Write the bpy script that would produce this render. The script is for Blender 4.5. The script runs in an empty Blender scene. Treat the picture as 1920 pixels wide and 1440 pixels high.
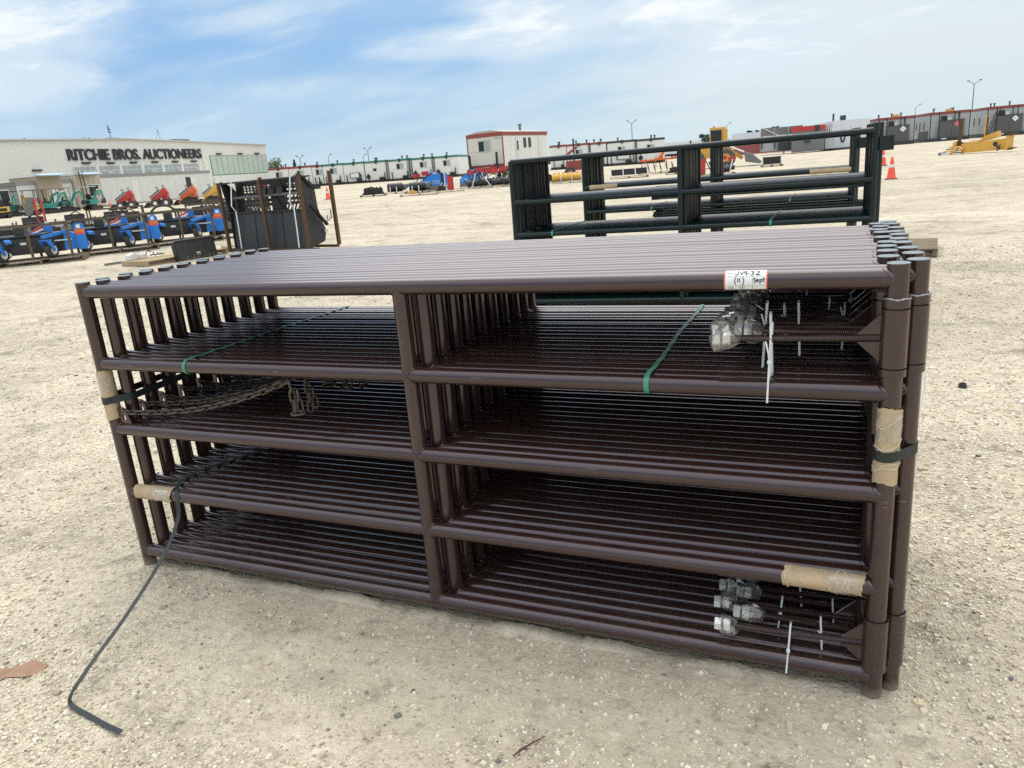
import bpy, math, random
import numpy as np
from mathutils import Vector, Matrix

# ------------------------------------------------------------------ camera, sky, sun, exposure
sc = bpy.context.scene
COL = sc.collection
rnd = random.Random(7)
sc.render.engine = 'CYCLES'
sc.view_settings.view_transform = 'Standard'
sc.view_settings.look = 'None'
sc.view_settings.gamma = 1.0
sc.view_settings.use_curve_mapping = False
sc.view_settings.exposure = 0.72
sc.cycles.use_denoising = False
sc.cycles.max_bounces = 6
sc.cycles.transparent_max_bounces = 12

CAM = Vector((2.908, -2.160, 1.6475))
YAW, PITCH, ROLL = -0.4236, 0.2843, -0.0853
fwd = Vector((math.sin(YAW)*math.cos(PITCH), math.cos(YAW)*math.cos(PITCH), -math.sin(PITCH)))
rgt = fwd.cross(Vector((0, 0, 1))).normalized()
upv = rgt.cross(fwd)
cr, sr = math.cos(ROLL), math.sin(ROLL)
r2 = rgt*cr + upv*sr
u2 = rgt*-sr + upv*cr
cd = bpy.data.cameras.new('camera'); cam = bpy.data.objects.new('camera', cd); COL.objects.link(cam)
cam.matrix_world = Matrix(((r2.x, u2.x, -fwd.x, CAM.x), (r2.y, u2.y, -fwd.y, CAM.y), (r2.z, u2.z, -fwd.z, CAM.z), (0, 0, 0, 1)))
cd.sensor_width = 36.0; cd.lens = 36.0*1391.3/1920.0
cd.clip_start = 0.05; cd.clip_end = 6000.0
sc.camera = cam

SUN_AZ, SUN_EL = math.radians(-24), math.radians(60)     # azimuth from +Y towards +X
sd = bpy.data.lights.new('sun', 'SUN'); sun = bpy.data.objects.new('sun', sd); COL.objects.link(sun)
sd.energy = 1.2; sd.angle = math.radians(60); sd.color = (1.0, 0.95, 0.86)
sdir = Vector((math.sin(SUN_AZ)*math.cos(SUN_EL), math.cos(SUN_AZ)*math.cos(SUN_EL), math.sin(SUN_EL)))
sun.rotation_euler = (-sdir).to_track_quat('-Z', 'Y').to_euler()

world = bpy.data.worlds.new('World'); sc.world = world; world.use_nodes = True

class NT:
    def __init__(s, nt): s.nt = nt; s.nt.nodes.clear()
    def n(s, t, **kw):
        nd = s.nt.nodes.new(t)
        for k, v in kw.items():
            if k.startswith('i_'):
                nm = k[2:]
                nm = int(nm) if nm.isdigit() else nm.replace('_', ' ')
                nd.inputs[nm].default_value = v
            else: setattr(nd, k, v)
        return nd
    def l(s, a, b): s.nt.links.new(a, b)
    def math(s, op, a, b=None, c=None, clamp=False):
        nd = s.nt.nodes.new('ShaderNodeMath'); nd.operation = op; nd.use_clamp = clamp
        for i, x in enumerate((a, b, c)):
            if x is None: continue
            if isinstance(x, (int, float)): nd.inputs[i].default_value = x
            else: s.l(x, nd.inputs[i])
        return nd.outputs[0]
    def mix(s, f, a, b, blend='MIX'):
        nd = s.nt.nodes.new('ShaderNodeMix'); nd.data_type = 'RGBA'; nd.blend_type = blend
        for sock, x in ((nd.inputs[0], f), (nd.inputs[6], a), (nd.inputs[7], b)):
            if isinstance(x, (int, float)): sock.default_value = x
            elif isinstance(x, (tuple, list)): sock.default_value = (*x[:3], 1)
            else: s.l(x, sock)
        return nd.outputs[2]
    def ramp(s, f, stops, interp='LINEAR'):
        nd = s.nt.nodes.new('ShaderNodeValToRGB'); cr_ = nd.color_ramp; cr_.interpolation = interp
        while len(cr_.elements) < len(stops): cr_.elements.new(0.5)
        for e, (p, c) in zip(cr_.elements, stops):
            e.position = p; e.color = (*c, 1) if isinstance(c, (tuple, list)) else (c, c, c, 1)
        s.l(f, nd.inputs[0]); return nd.outputs[0]
    def noise(s, vec, scale, detail=4, rough=0.55, dist=0.0):
        nd = s.nt.nodes.new('ShaderNodeTexNoise')
        nd.inputs['Scale'].default_value = scale; nd.inputs['Detail'].default_value = detail
        nd.inputs['Roughness'].default_value = rough; nd.inputs['Distortion'].default_value = dist
        if vec is not None: s.l(vec, nd.inputs['Vector'])
        return nd.outputs['Fac']
    def mapping(s, vec, scale=(1, 1, 1), loc=(0, 0, 0), rot=(0, 0, 0)):
        nd = s.nt.nodes.new('ShaderNodeMapping')
        nd.inputs['Scale'].default_value = scale; nd.inputs['Location'].default_value = loc; nd.inputs['Rotation'].default_value = rot
        s.l(vec, nd.inputs['Vector']); return nd.outputs[0]

def build_world():
    t = NT(world.node_tree)
    out = t.n('ShaderNodeOutputWorld'); bg = t.n('ShaderNodeBackground')
    bg.inputs['Strength'].default_value = 0.1
    sky = t.n('ShaderNodeTexSky'); sky.sky_type = 'NISHITA'; sky.sun_disc = False
    sky.sun_elevation = SUN_EL; sky.sun_rotation = SUN_AZ
    sky.air_density = 1.0; sky.dust_density = 1.0; sky.ozone_density = 1.4
    tc = t.n('ShaderNodeTexCoord'); d = tc.outputs['Generated']
    sp = t.n('ShaderNodeSeparateXYZ'); t.l(d, sp.inputs[0])
    x, y, z = sp.outputs
    zc = t.math('MAXIMUM', z, 0.0)
    den = t.math('ADD', zc, 0.20)
    cmb = t.n('ShaderNodeCombineXYZ')
    t.l(t.math('DIVIDE', x, den), cmb.inputs[0]); t.l(t.math('DIVIDE', y, den), cmb.inputs[1])
    p = cmb.outputs[0]
    # decks of cloud: broad soft layers, thinner bands, bright ragged heads
    n1 = t.noise(t.mapping(p, (0.55, 1.25, 1), CLOUD_LOC, (0, 0, 0.42)), 0.75, 7, 0.55, 0.45)
    n2 = t.noise(t.mapping(p, (0.75, 1.45, 1), (3.1, 1.2, 0), (0, 0, 0.40)), 1.0, 7, 0.56, 0.3)
    n3 = t.noise(t.mapping(p, (1.15, 1.5, 1), (7.3, 4.4, 0), (0, 0, 0.45)), 1.9, 10, 0.64, 0.15)
    sheet = t.ramp(n1, [(0.38, 0.0), (0.63, 1.0)], 'EASE')
    band = t.ramp(n2, [(0.36, 0.0), (0.64, 1.0)], 'EASE')
    # a thin even veil fills the east (+x) half; haze whitens the horizon all round
    veil = t.ramp(t.math('ADD', t.math('ADD', t.math('MULTIPLY', x, 0.85), t.math('MULTIPLY_ADD', y, 0.20, 0.18)), t.math('MULTIPLY', t.math('SUBTRACT', n2, .5), .75)), [(0.0, 0.0), (0.36, 1.0)], 'EASE')
    hor = t.ramp(z, [(0.0, 1.0), (0.03, 0.72), (0.075, 0.28), (0.15, 0.0)])
    blue = t.mix(0.85, sky.outputs[0], (1.4, 2.8, 4.7))
    c = t.mix(t.math('MULTIPLY', band, 0.50), blue, (2.5, 3.75, 5.1))
    c = t.mix(t.math('MULTIPLY', sheet, 0.68), c, (4.0, 4.9, 5.6))
    c = t.mix(t.math('MULTIPLY', veil, 0.88), c, (4.85, 5.25, 5.35))
    c = t.mix(t.math('MULTIPLY', hor, 0.82), c, (3.95, 4.85, 5.12))
    # the brighter cloud masses seen over the yard: (azimuth, elevation, half widths, strength)
    az = t.math('ARCTAN2', x, y); el = t.math('ARCSINE', z)
    blobs = None
    for a, e, wa, we, st in CLOUDS:
        da = t.math('DIVIDE', t.math('SUBTRACT', az, math.radians(a)), math.radians(wa*1.5)); de = t.math('DIVIDE', t.math('SUBTRACT', el, math.radians(e)), math.radians(we*1.5))
        q = t.math('ADD', t.math('MULTIPLY', da, da), t.math('MULTIPLY', de, de))
        m_ = t.math('MULTIPLY', t.math('SUBTRACT', 1.0, q, None, True), st)
        blobs = m_ if blobs is None else t.math('MAXIMUM', blobs, m_)
    soft = t.ramp(t.math('ADD', blobs, t.math('MULTIPLY_ADD', n2, 3.6, -1.72)), [(0.1, 0.0), (1.0, 1.0)], 'EASE')
    head = t.ramp(t.math('ADD', blobs, t.math('MULTIPLY_ADD', n3, 3.4, -2.25)), [(0.05, 0.0), (0.7, 1.0)], 'EASE')
    c = t.mix(t.math('MULTIPLY', soft, 0.75), c, (4.5, 5.2, 5.75))
    c = t.mix(t.math('MULTIPLY', t.math('MULTIPLY', head, soft), 0.9), c, (6.0, 6.25, 6.35))
    # thin overcast is brightest overhead (about three times the horizon)
    up = t.ramp(z, [(0.24, 0.0), (0.85, 1.0)])
    c = t.mix(t.math('MULTIPLY', up, .85), c, (11.8, 11.9, 12.1))
    t.l(c, bg.inputs[0]); t.l(bg.outputs[0], out.inputs[0])
CLOUD_LOC = (0.4, 0.1, 0.0)
CLOUDS = [(-53, 11.2, 7, 2.6, 1.0), (-54.5, 7.6, 5, 1.6, .9), (-47, 8.6, 9, 1.2, .45), (-39, 10.4, 10, 1.3, .55), (-28.2, 8.8, 5.5, 1.1, .8), (-24.0, 8.9, 3.2, 1.0, .7), (-20, 8.6, 5.5, 1.5, .95), (-22, 10.8, 5, 1.2, .6), (-13.5, 9.2, 11, 2.2, .85),
          (-6, 7.4, 11, 2.2, .7), (-33.5, 6.4, 7, .8, .55), (-38.5, 6.9, 6, .7, .4), (4, 9, 9, 3, .65), (-45, 11.8, 5, .9, .5), (60, 20, 22, 8, .6), (150, 24, 30, 8, .55), (-120, 20, 25, 8, .6), (-82, 12, 13, 3.5, .7)]
build_world()

# ------------------------------------------------------------------ helpers
def H(x, y):
    """height of the yard: flat under the gates, rising gently to the west"""
    u = (-x-6)/2.5
    return max(0.0, .0158*2.5*(u if u > 30 else math.log1p(math.exp(u))) - .0034)

def V(*a): return Vector(a)

class MB:
    """collects simple shapes into one mesh"""
    def __init__(s): s.v = []; s.f = []; s.mi = []; s.m = 0
    def add(s, vs, fs):
        b = len(s.v); s.v += [tuple(v) for v in vs]
        for f in fs: s.f.append(tuple(i+b for i in f)); s.mi.append(s.m)
        return s
    def hexa(s, P):
        return s.add(P, [(0, 3, 2, 1), (4, 5, 6, 7), (0, 1, 5, 4), (1, 2, 6, 5), (2, 3, 7, 6), (3, 0, 4, 7)])
    def box(s, x0, x1, y0, y1, z0, z1, M=None):
        P = [V(x0, y0, z0), V(x1, y0, z0), V(x1, y1, z0), V(x0, y1, z0), V(x0, y0, z1), V(x1, y0, z1), V(x1, y1, z1), V(x0, y1, z1)]
        if M is not None: P = [M @ p for p in P]
        return s.hexa(P)
    def cbox(s, c, size, M=None):
        a, b, d = size[0]/2, size[1]/2, size[2]/2
        return s.box(c[0]-a, c[0]+a, c[1]-b, c[1]+b, c[2]-d, c[2]+d, M)
    def bar(s, p0, p1, w, h, ref=(0, 0, 1)):
        p0, p1 = V(*p0), V(*p1); d = (p1-p0).normalized(); ref = V(*ref)
        if abs(d.dot(ref)) > 0.98: ref = V(1, 0, 0)
        a = d.cross(ref).normalized()*(w/2); b = a.cross(d).normalized()*(h/2)
        return s.hexa([p0-a-b, p0+a-b, p0+a+b, p0-a+b, p1-a-b, p1+a-b, p1+a+b, p1-a+b][0:4] + [p1-a-b, p1+a-b, p1+a+b, p1-a+b])
    def tube(s, pts, r, n=12, caps=True, closed=False, rb=None):
        pts = [V(*p) for p in pts]; m = len(pts); rs = r if isinstance(r, (list, tuple)) else [r]*m
        d0 = (pts[1]-pts[0]).normalized(); ref = V(0, 0, 1) if abs(d0.z) < .9 else V(1, 0, 0)
        a = d0.cross(ref).normalized(); vs = []
        for i in range(m):
            if closed: d = (pts[(i+1) % m]-pts[i-1]).normalized()
            else: d = (pts[min(i+1, m-1)]-pts[max(i-1, 0)]).normalized()
            a = (a - d*a.dot(d)).normalized(); b = d.cross(a)
            for k in range(n):
                an = 2*math.pi*k/n
                vs.append(pts[i] + (a*math.cos(an)+b*math.sin(an))*rs[i])
        fs = []
        for i in range(m if closed else m-1):
            j = (i+1) % m
            for k in range(n):
                l = (k+1) % n
                fs.append((i*n+k, i*n+l, j*n+l, j*n+k))
        if caps and not closed:
            fs.append(tuple(range(n-1, -1, -1))); fs.append(tuple((m-1)*n+k for k in range(n)))
        return s.add(vs, fs)
    def cyl(s, p0, p1, r, n=16, r1=None): return s.tube([p0, p1], [r, r if r1 is None else r1], n)
    def lathe(s, prof, n=20, M=None):
        vs = []; m = len(prof)
        for (r, z) in prof:
            for k in range(n):
                an = 2*math.pi*k/n; vs.append(V(r*math.cos(an), r*math.sin(an), z))
        if M is not None: vs = [M @ v for v in vs]
        fs = [(i*n+k, i*n+(k+1) % n, (i+1)*n+(k+1) % n, (i+1)*n+k) for i in range(m-1) for k in range(n)]
        if tuple(prof[0]) == tuple(prof[-1]): return s.add(vs, fs)
        if prof[0][0] > 1e-5: fs.append(tuple(range(n-1, -1, -1)))
        if prof[-1][0] > 1e-5: fs.append(tuple((m-1)*n+k for k in range(n)))
        return s.add(vs, fs)
    def prism(s, poly, a, b, axis='y', M=None):
        """2-D outline extruded along an axis; outline is (x,z) for y, (y,z) for x, (x,y) for z"""
        n = len(poly); vs = []
        for t in (a, b):
            for (p, q) in poly:
                vs.append({'y': V(p, t, q), 'x': V(t, p, q), 'z': V(p, q, t)}[axis])
        if M is not None: vs = [M @ v for v in vs]
        fs = [tuple(range(n)), tuple(range(2*n-1, n-1, -1))]
        fs += [(i, n+i, n+(i+1) % n, (i+1) % n) for i in range(n)]
        return s.add(vs, fs)
    def ribbon(s, pts, wid, w, th):
        """flat strap of width w along the direction(s) wid"""
        pts = [V(*p) for p in pts]; m = len(pts); vs = []
        for i, p in enumerate(pts):
            d = (pts[min(i+1, m-1)]-pts[max(i-1, 0)]).normalized()
            q = V(*(wid[i] if isinstance(wid, list) else wid)); q = (q - d*q.dot(d)).normalized()*(w/2); nn = d.cross(q).normalized()*(th/2)
            vs += [p-q-nn, p+q-nn, p+q+nn, p-q+nn]
        fs = []
        for i in range(m-1):
            for k in range(4): fs.append((i*4+k, i*4+(k+1) % 4, i*4+4+(k+1) % 4, i*4+4+k))
        fs += [(3, 2, 1, 0), tuple((m-1)*4+k for k in range(4))]
        return s.add(vs, fs)
    def mesh(s, name, mats, smooth=35):
        me = bpy.data.meshes.new(name); me.from_pydata(s.v, [], s.f)
        for m in (mats if isinstance(mats, (list, tuple)) else [mats]): me.materials.append(m)
        if any(s.mi): me.polygons.foreach_set('material_index', s.mi)
        import bmesh
        bm = bmesh.new(); bm.from_mesh(me); bmesh.ops.recalc_face_normals(bm, faces=bm.faces); bm.to_mesh(me); bm.free()
        if smooth:
            me.polygons.foreach_set('use_smooth', [True]*len(me.polygons)); me.set_sharp_from_angle(angle=math.radians(smooth))
        return me
    def build(s, name, mats, parent=None, loc=(0, 0, 0), rot=(0, 0, 0), smooth=35):
        return obj(name, s.mesh(name, mats, smooth), parent, loc, rot)

def obj(name, me, parent=None, loc=(0, 0, 0), rot=(0, 0, 0)):
    o = bpy.data.objects.new(name, me); COL.objects.link(o)
    if parent is not None: o.parent = parent
    o.location = loc; o.rotation_euler = rot
    return o
def tag(o, label, cat, group=None, kind=None):
    if label: o['label'] = label
    if cat: o['category'] = cat
    if group: o['group'] = group
    if kind: o['kind'] = kind
    return o
def thing(name, label, cat, loc=(0, 0, 0), rz=0.0, group=None, rot=None):
    o = obj(name, None, None, loc, rot if rot else (0, 0, rz)); o.empty_display_size = 0.2
    return tag(o, label, cat, group)
KIDS = {}
def copy_tree(o, parent=None):
    c = o.copy(); COL.objects.link(c)
    if parent is not None: c.parent = parent
    for ch in list(o.children): copy_tree(ch, c)
    return c
def struct(o): o['kind'] = 'structure'; return o
ORD = ['first', 'second', 'third', 'fourth', 'fifth', 'sixth', 'seventh', 'eighth', 'ninth', 'tenth', 'eleventh', 'twelfth', 'thirteenth',
       'fourteenth', 'fifteenth', 'sixteenth', 'seventeenth', 'eighteenth', 'nineteenth', 'twentieth']
def ext(f): return f
def RZ(a): return Matrix.Rotation(a, 4, 'Z')
def TR(x, y, z): return Matrix.Translation((x, y, z))

# ------------------------------------------------------------------ materials
MATS = {}
def mat(name, col, rough=0.5, metal=0.0, spec=0.5, var=0.12, vscale=6.0, bump=0.0, bscale=60.0, dust=0.0, dcol=(.34, .29, .22), coat=0.0):
    if name in MATS: return MATS[name]
    m = bpy.data.materials.new(name); m.use_nodes = True; t = NT(m.node_tree)
    out = t.n('ShaderNodeOutputMaterial'); b = t.n('ShaderNodeBsdfPrincipled')
    geo = t.n('ShaderNodeTexCoord').outputs['Object']
    nz = t.noise(geo, vscale, 5, 0.6)
    c = t.mix(nz, tuple(x*(1-var) for x in col), tuple(min(1, x*(1+var)) for x in col))
    if dust:
        dn = t.ramp(t.noise(geo, vscale*2.3, 6, 0.7), [(0.45, 0.0), (0.75, 1.0)])
        c = t.mix(t.math('MULTIPLY', dn, dust), c, dcol)
    t.l(c, b.inputs['Base Color'])
    t.l(t.math('MULTIPLY_ADD', nz, 0.16, rough-0.08), b.inputs['Roughness'])
    b.inputs['Metallic'].default_value = metal; b.inputs['Specular IOR Level'].default_value = spec
    b.inputs['Coat Weight'].default_value = coat
    if bump:
        bp = t.n('ShaderNodeBump'); bp.inputs['Strength'].default_value = bump; bp.inputs['Distance'].default_value = 0.01
        t.l(t.noise(geo, bscale, 4), bp.inputs['Height']); t.l(bp.outputs[0], b.inputs['Normal'])
    t.l(b.outputs[0], out.inputs[0]); MATS[name] = m; return m

def pipe_paint(name, col, rough, dustamt, spec=.75, coat=.25):
    """powder-coated pipe: glossy paint, faint orange peel, dust specks thickest near the ground"""
    m = bpy.data.materials.new(name); m.use_nodes = True; t = NT(m.node_tree)
    out = t.n('ShaderNodeOutputMaterial'); b = t.n('ShaderNodeBsdfPrincipled')
    g = t.n('ShaderNodeNewGeometry').outputs['Position']
    sp = t.n('ShaderNodeSeparateXYZ'); t.l(g, sp.inputs[0])
    low = t.ramp(sp.outputs[2], [(0.0, 1.0), (0.05, 0.55), (0.22, 0.28), (0.9, 0.05)])
    fine = t.ramp(t.noise(g, 210, 3, 0.7), [(0.52, 0.0), (0.66, 1.0)])
    broad = t.ramp(t.noise(g, 9, 4, 0.6), [(0.35, 0.2), (0.7, 1.0)])
    dm = t.math('MULTIPLY', t.math('MULTIPLY', fine, broad), low)
    soil = t.ramp(t.math('ADD', sp.outputs[2], t.math('MULTIPLY', t.noise(g, 70, 3), 0.045)), [(0.035, 1.0), (0.062, 0.0)])
    dm = t.math('MAXIMUM', t.math('MULTIPLY', dm, dustamt), t.math('MULTIPLY', soil, 0.5))
    scr = t.math('MULTIPLY', t.ramp(t.noise(t.mapping(g, (9, 160, 160)), 1.0, 2, .5), [(.70, 0.0), (.73, 1.0)]), t.ramp(t.noise(g, 2.6, 3), [(.5, 0.0), (.62, .5)]))
    dm = t.math('MAXIMUM', dm, scr)
    nz = t.noise(g, 5, 4)
    c = t.mix(nz, tuple(x*.85 for x in col), tuple(x*1.15 for x in col))
    t.l(t.mix(dm, c, (.30, .26, .19)), b.inputs['Base Color'])
    t.l(t.math('ADD', t.math('MULTIPLY_ADD', nz, 0.08, rough-.04), t.math('MULTIPLY', dm, 0.5)), b.inputs['Roughness'])
    b.inputs['Specular IOR Level'].default_value = spec; b.inputs['Coat Weight'].default_value = coat; b.inputs['Coat Roughness'].default_value = 0.06; b.inputs['Specular Tint'].default_value = (.95, .89, 1.0, 1)
    t.l(b.outputs[0], out.inputs[0]); MATS[name] = m; return m

BROWN = pipe_paint('brown_paint', (.036, .0165, .013), .17, .7)
GREEN = pipe_paint('green_paint', (.006, .018, .016), .27, 0.0, .42, .0)
CAPM = mat('cap_plastic', (.15, .185, .195), .30, 0, .7)
WELD = mat('weld', (.30, .28, .28), .35, .6)
ZINC = mat('zinc', (.72, .73, .72), .32, .35, .6)
CHAINM = mat('chain_paint', (.085, .066, .052), .4, .3, var=.3, vscale=30)
WHITEPL = mat('white_nylon', (.72, .75, .75), .4)
CARD = mat('cardboard', (.50, .38, .24), .75, 0, .2, var=.3, vscale=22, bump=.5, bscale=70)
TAPESHINE = mat('tape_shine', (.85, .80, .70), .6)
GSTRAP = mat('green_strap', (.05, .28, .17), .42, var=.15)
BSTRAP = mat('black_strap', (.016, .024, .022), .52, var=.15)
PAPER = mat('paper', (.80, .80, .78), .55, var=.03)
REDPRINT = mat('red_print', (.75, .09, .07), .5)
INK = mat('ink', (.015, .016, .02), .6)
GREYINK = mat('grey_ink', (.35, .36, .37), .6)
RUST = mat('rusty_steel', (.10, .055, .028), .72, .2, var=.45, vscale=9, bump=.3)
BLACK = mat('black_paint', (.011, .012, .014), .4, var=.2, dust=.06)
DGREY = mat('dark_grey_steel', (.032, .034, .036), .5, var=.12, dust=.05)
GREY = mat('grey_steel', (.16, .165, .165), .5, .1, var=.15, dust=.15)
RUBBER = mat('rubber', (.022, .022, .022), .75, dust=.35)
BLUE = mat('blue_paint', (.014, .20, .66), .34, dust=.08)
ORANGE = mat('orange_sticker', (.80, .14, .03), .45)
WHITE = mat('white_paint', (.72, .73, .70), .45, var=.05, vscale=1.5, dust=.08)
WOOD = mat('pallet_wood', (.40, .31, .19), .8, 0, .2, var=.3, vscale=5, bump=.3)
OLDWOOD = mat('weathered_wood', (.20, .165, .115), .85, 0, .2, var=.35, vscale=5, bump=.3)
CONEO = mat('cone_orange', (.86, .10, .04), .45)
GLASS = mat('dark_glass', (.02, .027, .03), .1, 0, .35)
PALEGLASS = mat('pale_glass', (.33, .37, .38), .12, 0, .7)
REDTRIM = mat('red_trim', (.27, .055, .045), .55)
GREENTRIM = mat('green_trim', (.045, .19, .135), .55)
TEAL = mat('teal_paint', (.02, .27, .225), .42, dust=.12)
YELLOW = mat('yellow_paint', (.66, .37, .06), .42, var=.15, vscale=3, dust=.12)
TAN = mat('tan_cladding', (.38, .32, .235), .7, var=.15)
RED = mat('red_paint', (.46, .028, .032), .38, dust=.15)
ORANGEP = mat('orange_paint', (.68, .13, .03), .42, dust=.15)
# ------------------------------------------------------------------ ground
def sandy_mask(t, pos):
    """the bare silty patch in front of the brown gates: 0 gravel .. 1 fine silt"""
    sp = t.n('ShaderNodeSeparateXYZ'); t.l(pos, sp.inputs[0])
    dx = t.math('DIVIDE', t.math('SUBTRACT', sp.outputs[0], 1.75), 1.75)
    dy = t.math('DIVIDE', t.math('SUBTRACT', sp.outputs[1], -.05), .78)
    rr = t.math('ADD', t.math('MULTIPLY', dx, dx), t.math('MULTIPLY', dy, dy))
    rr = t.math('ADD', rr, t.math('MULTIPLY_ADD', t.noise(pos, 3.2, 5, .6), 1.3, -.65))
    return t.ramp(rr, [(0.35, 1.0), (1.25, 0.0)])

TRACKS = [(60, -40, 78, .22, .16), (60, -40, 76.2, .22, .16), (25, 60, 52, .18, -.22), (25, 60, 50.3, .18, -.22), (-60, -30, 68, .3, .15), (-60, -30, 66, .3, .15), (-10, 90, 62, .35, -.16), (-10, 90, 59.8, .35, -.16), (0, 70, 36, .4, .14), (-70, 90, 60, .5, .14), (-30, 5, 24, .25, -.16), (-30, 5, 22.3, .25, -.16)]
def ground_material():
    m = bpy.data.materials.new('gravel_yard'); m.use_nodes = True; t = NT(m.node_tree)
    out = t.n('ShaderNodeOutputMaterial'); b = t.n('ShaderNodeBsdfPrincipled')
    g = t.n('ShaderNodeNewGeometry').outputs['Position']
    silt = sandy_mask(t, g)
    def voro(scale, feat='F1'):
        v = t.n('ShaderNodeTexVoronoi'); v.feature = feat; v.inputs['Scale'].default_value = scale
        wv = t.n('ShaderNodeVectorMath'); wv.operation = 'ADD'; t.l(g, wv.inputs[0])
        nn = t.n('ShaderNodeTexNoise'); nn.inputs['Scale'].default_value = scale*.6; t.l(g, nn.inputs['Vector'])
        sc_ = t.n('ShaderNodeVectorMath'); sc_.operation = 'SCALE'; sc_.inputs['Scale'].default_value = .6/scale; t.l(nn.outputs['Color'], sc_.inputs[0])
        t.l(sc_.outputs[0], wv.inputs[1]); t.l(wv.outputs[0], v.inputs['Vector']); return v
    va, vb, vc = voro(70), voro(130), voro(38)
    def stones(v):
        s3 = t.n('ShaderNodeSeparateColor'); t.l(v.outputs['Color'], s3.inputs[0])
        return t.ramp(s3.outputs[0], [(0.0, (.10, .105, .115)), (.045, (.16, .15, .14)), (.08, (.36, .305, .215)), (.35, (.47, .405, .30)), (.62, (.55, .485, .365)), (.85, (.63, .565, .44)), (.97, (.72, .68, .59)), (1., (.78, .76, .70))])
    big = t.noise(g, .22, 5, .6, .4); mid = t.noise(g, 1.7, 5, .65)
    sand = t.mix(t.noise(g, 55, 5, .75), (.44, .385, .285), (.57, .505, .385))
    grav = t.mix(.5, stones(va), stones(vb))
    pick = t.ramp(t.noise(g, 6, 4, .7), [(.35, .25), (.65, .85)])
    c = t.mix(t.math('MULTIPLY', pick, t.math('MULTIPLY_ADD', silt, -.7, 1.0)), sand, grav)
    sv = t.n('ShaderNodeSeparateColor'); t.l(vc.outputs['Color'], sv.inputs[0])
    c = t.mix(t.math('MULTIPLY', t.math('GREATER_THAN', sv.outputs[1], .95), .5), c, stones(vc))
    # driven tracks and scraped bands seen across the open yard
    st = t.noise(t.mapping(g, (.05, .55, 1), (0, 0, 0), (0, 0, .22)), 1.0, 5, .6, .5)
    st2 = t.noise(t.mapping(g, (.35, .10, 1), (4, 0, 0), (0, 0, -.35)), 1.0, 4, .6, .3)
    tint = t.math('ADD', t.math('MULTIPLY', t.math('SUBTRACT', big, .5), .42), t.math('MULTIPLY', t.math('SUBTRACT', mid, .5), .22))
    tint = t.math('ADD', tint, t.math('MULTIPLY', t.math('SUBTRACT', st, .5), .62))
    tint = t.math('ADD', tint, t.math('MULTIPLY', t.math('SUBTRACT', st2, .5), .42))
    tint = t.math('ADD', tint, t.math('MULTIPLY', t.math('SUBTRACT', t.noise(g, 11, 4, .75), .5), .45))
    tint = t.math('ADD', tint, t.math('MULTIPLY', t.math('SUBTRACT', t.noise(t.mapping(g, (1, 1, 1), (9, 2, 0)), 3.6, 4, .75), .5), .20))
    tint = t.math('ADD', tint, 1.0)
    sx = t.n('ShaderNodeSeparateXYZ'); t.l(g, sx.inputs[0])
    for (cx, cy, rad, w, a) in TRACKS:
        ex, ey = t.math('SUBTRACT', sx.outputs[0], cx), t.math('SUBTRACT', sx.outputs[1], cy)
        rr_ = t.math('SQRT', t.math('ADD', t.math('MULTIPLY', ex, ex), t.math('MULTIPLY', ey, ey)))
        off = t.math('ABSOLUTE', t.math('SUBTRACT', rr_, t.math('MULTIPLY_ADD', t.noise(g, .9, 3), .35, rad-.17)))
        m_ = t.math('MULTIPLY', t.math('SUBTRACT', 1.0, t.math('DIVIDE', off, w), None, True), t.ramp(t.noise(t.mapping(g, (1, 1, 1), (cx, 2, 0)), .55, 4), [(.36, .1), (.6, 1.0)]))
        tint = t.math('ADD', tint, t.math('MULTIPLY', m_, a))
    for k, (scl, amt) in enumerate(((34, .26), (13, .26), (4.2, .28), (1.5, .24), (.5, .14))):
        sp_ = t.ramp(t.noise(t.mapping(g, (1, 1, 1), (k*5.1, 3, 0)), scl, 3, .6), [(.33, 1.0), (.44, 0.0)])
        tint = t.math('SUBTRACT', tint, t.math('MULTIPLY', sp_, amt))  # dark flecks put the stones' small shadows into the colour, as mottling
        sp_ = t.ramp(t.noise(t.mapping(g, (1, 1, 1), (k*3.3, 9, 0)), scl*1.2, 3, .6), [(.57, 0.0), (.68, 1.0)])
        tint = t.math('ADD', tint, t.math('MULTIPLY', sp_, amt*.45))
    tc = t.n('ShaderNodeCombineXYZ'); [t.l(tint, tc.inputs[i]) for i in range(3)]
    c = t.mix(1.0, c, tc.outputs[0], 'MULTIPLY')
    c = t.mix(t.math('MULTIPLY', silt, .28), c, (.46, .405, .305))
    t.l(c, b.inputs['Base Color']); b.inputs['Roughness'].default_value = .92; b.inputs['Specular IOR Level'].default_value = .2
    h = t.math('ADD', t.math('MULTIPLY', va.outputs['Distance'], -1.0), t.math('MULTIPLY', vb.outputs['Distance'], -.6))
    h = t.math('ADD', h, t.math('MULTIPLY', t.noise(g, 14, 6, .7), 1.6))
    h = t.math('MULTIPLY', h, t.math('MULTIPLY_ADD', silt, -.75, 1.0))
    bp = t.n('ShaderNodeBump'); bp.inputs['Strength'].default_value = .55; bp.inputs['Distance'].default_value = .012
    t.l(h, bp.inputs['Height'])
    h2 = t.math('ADD', t.noise(t.mapping(g, (.6, 1.6, 1)), 1.1, 6, .65), t.math('MULTIPLY', t.noise(g, 5, 5, .7), .35))
    bp2 = t.n('ShaderNodeBump'); bp2.inputs['Strength'].default_value = .42; bp2.inputs['Distance'].default_value = .10
    t.l(h2, bp2.inputs['Height']); t.l(bp.outputs[0], bp2.inputs['Normal']); t.l(bp2.outputs[0], b.inputs['Normal'])
    t.l(b.outputs[0], out.inputs[0]); return m

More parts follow.
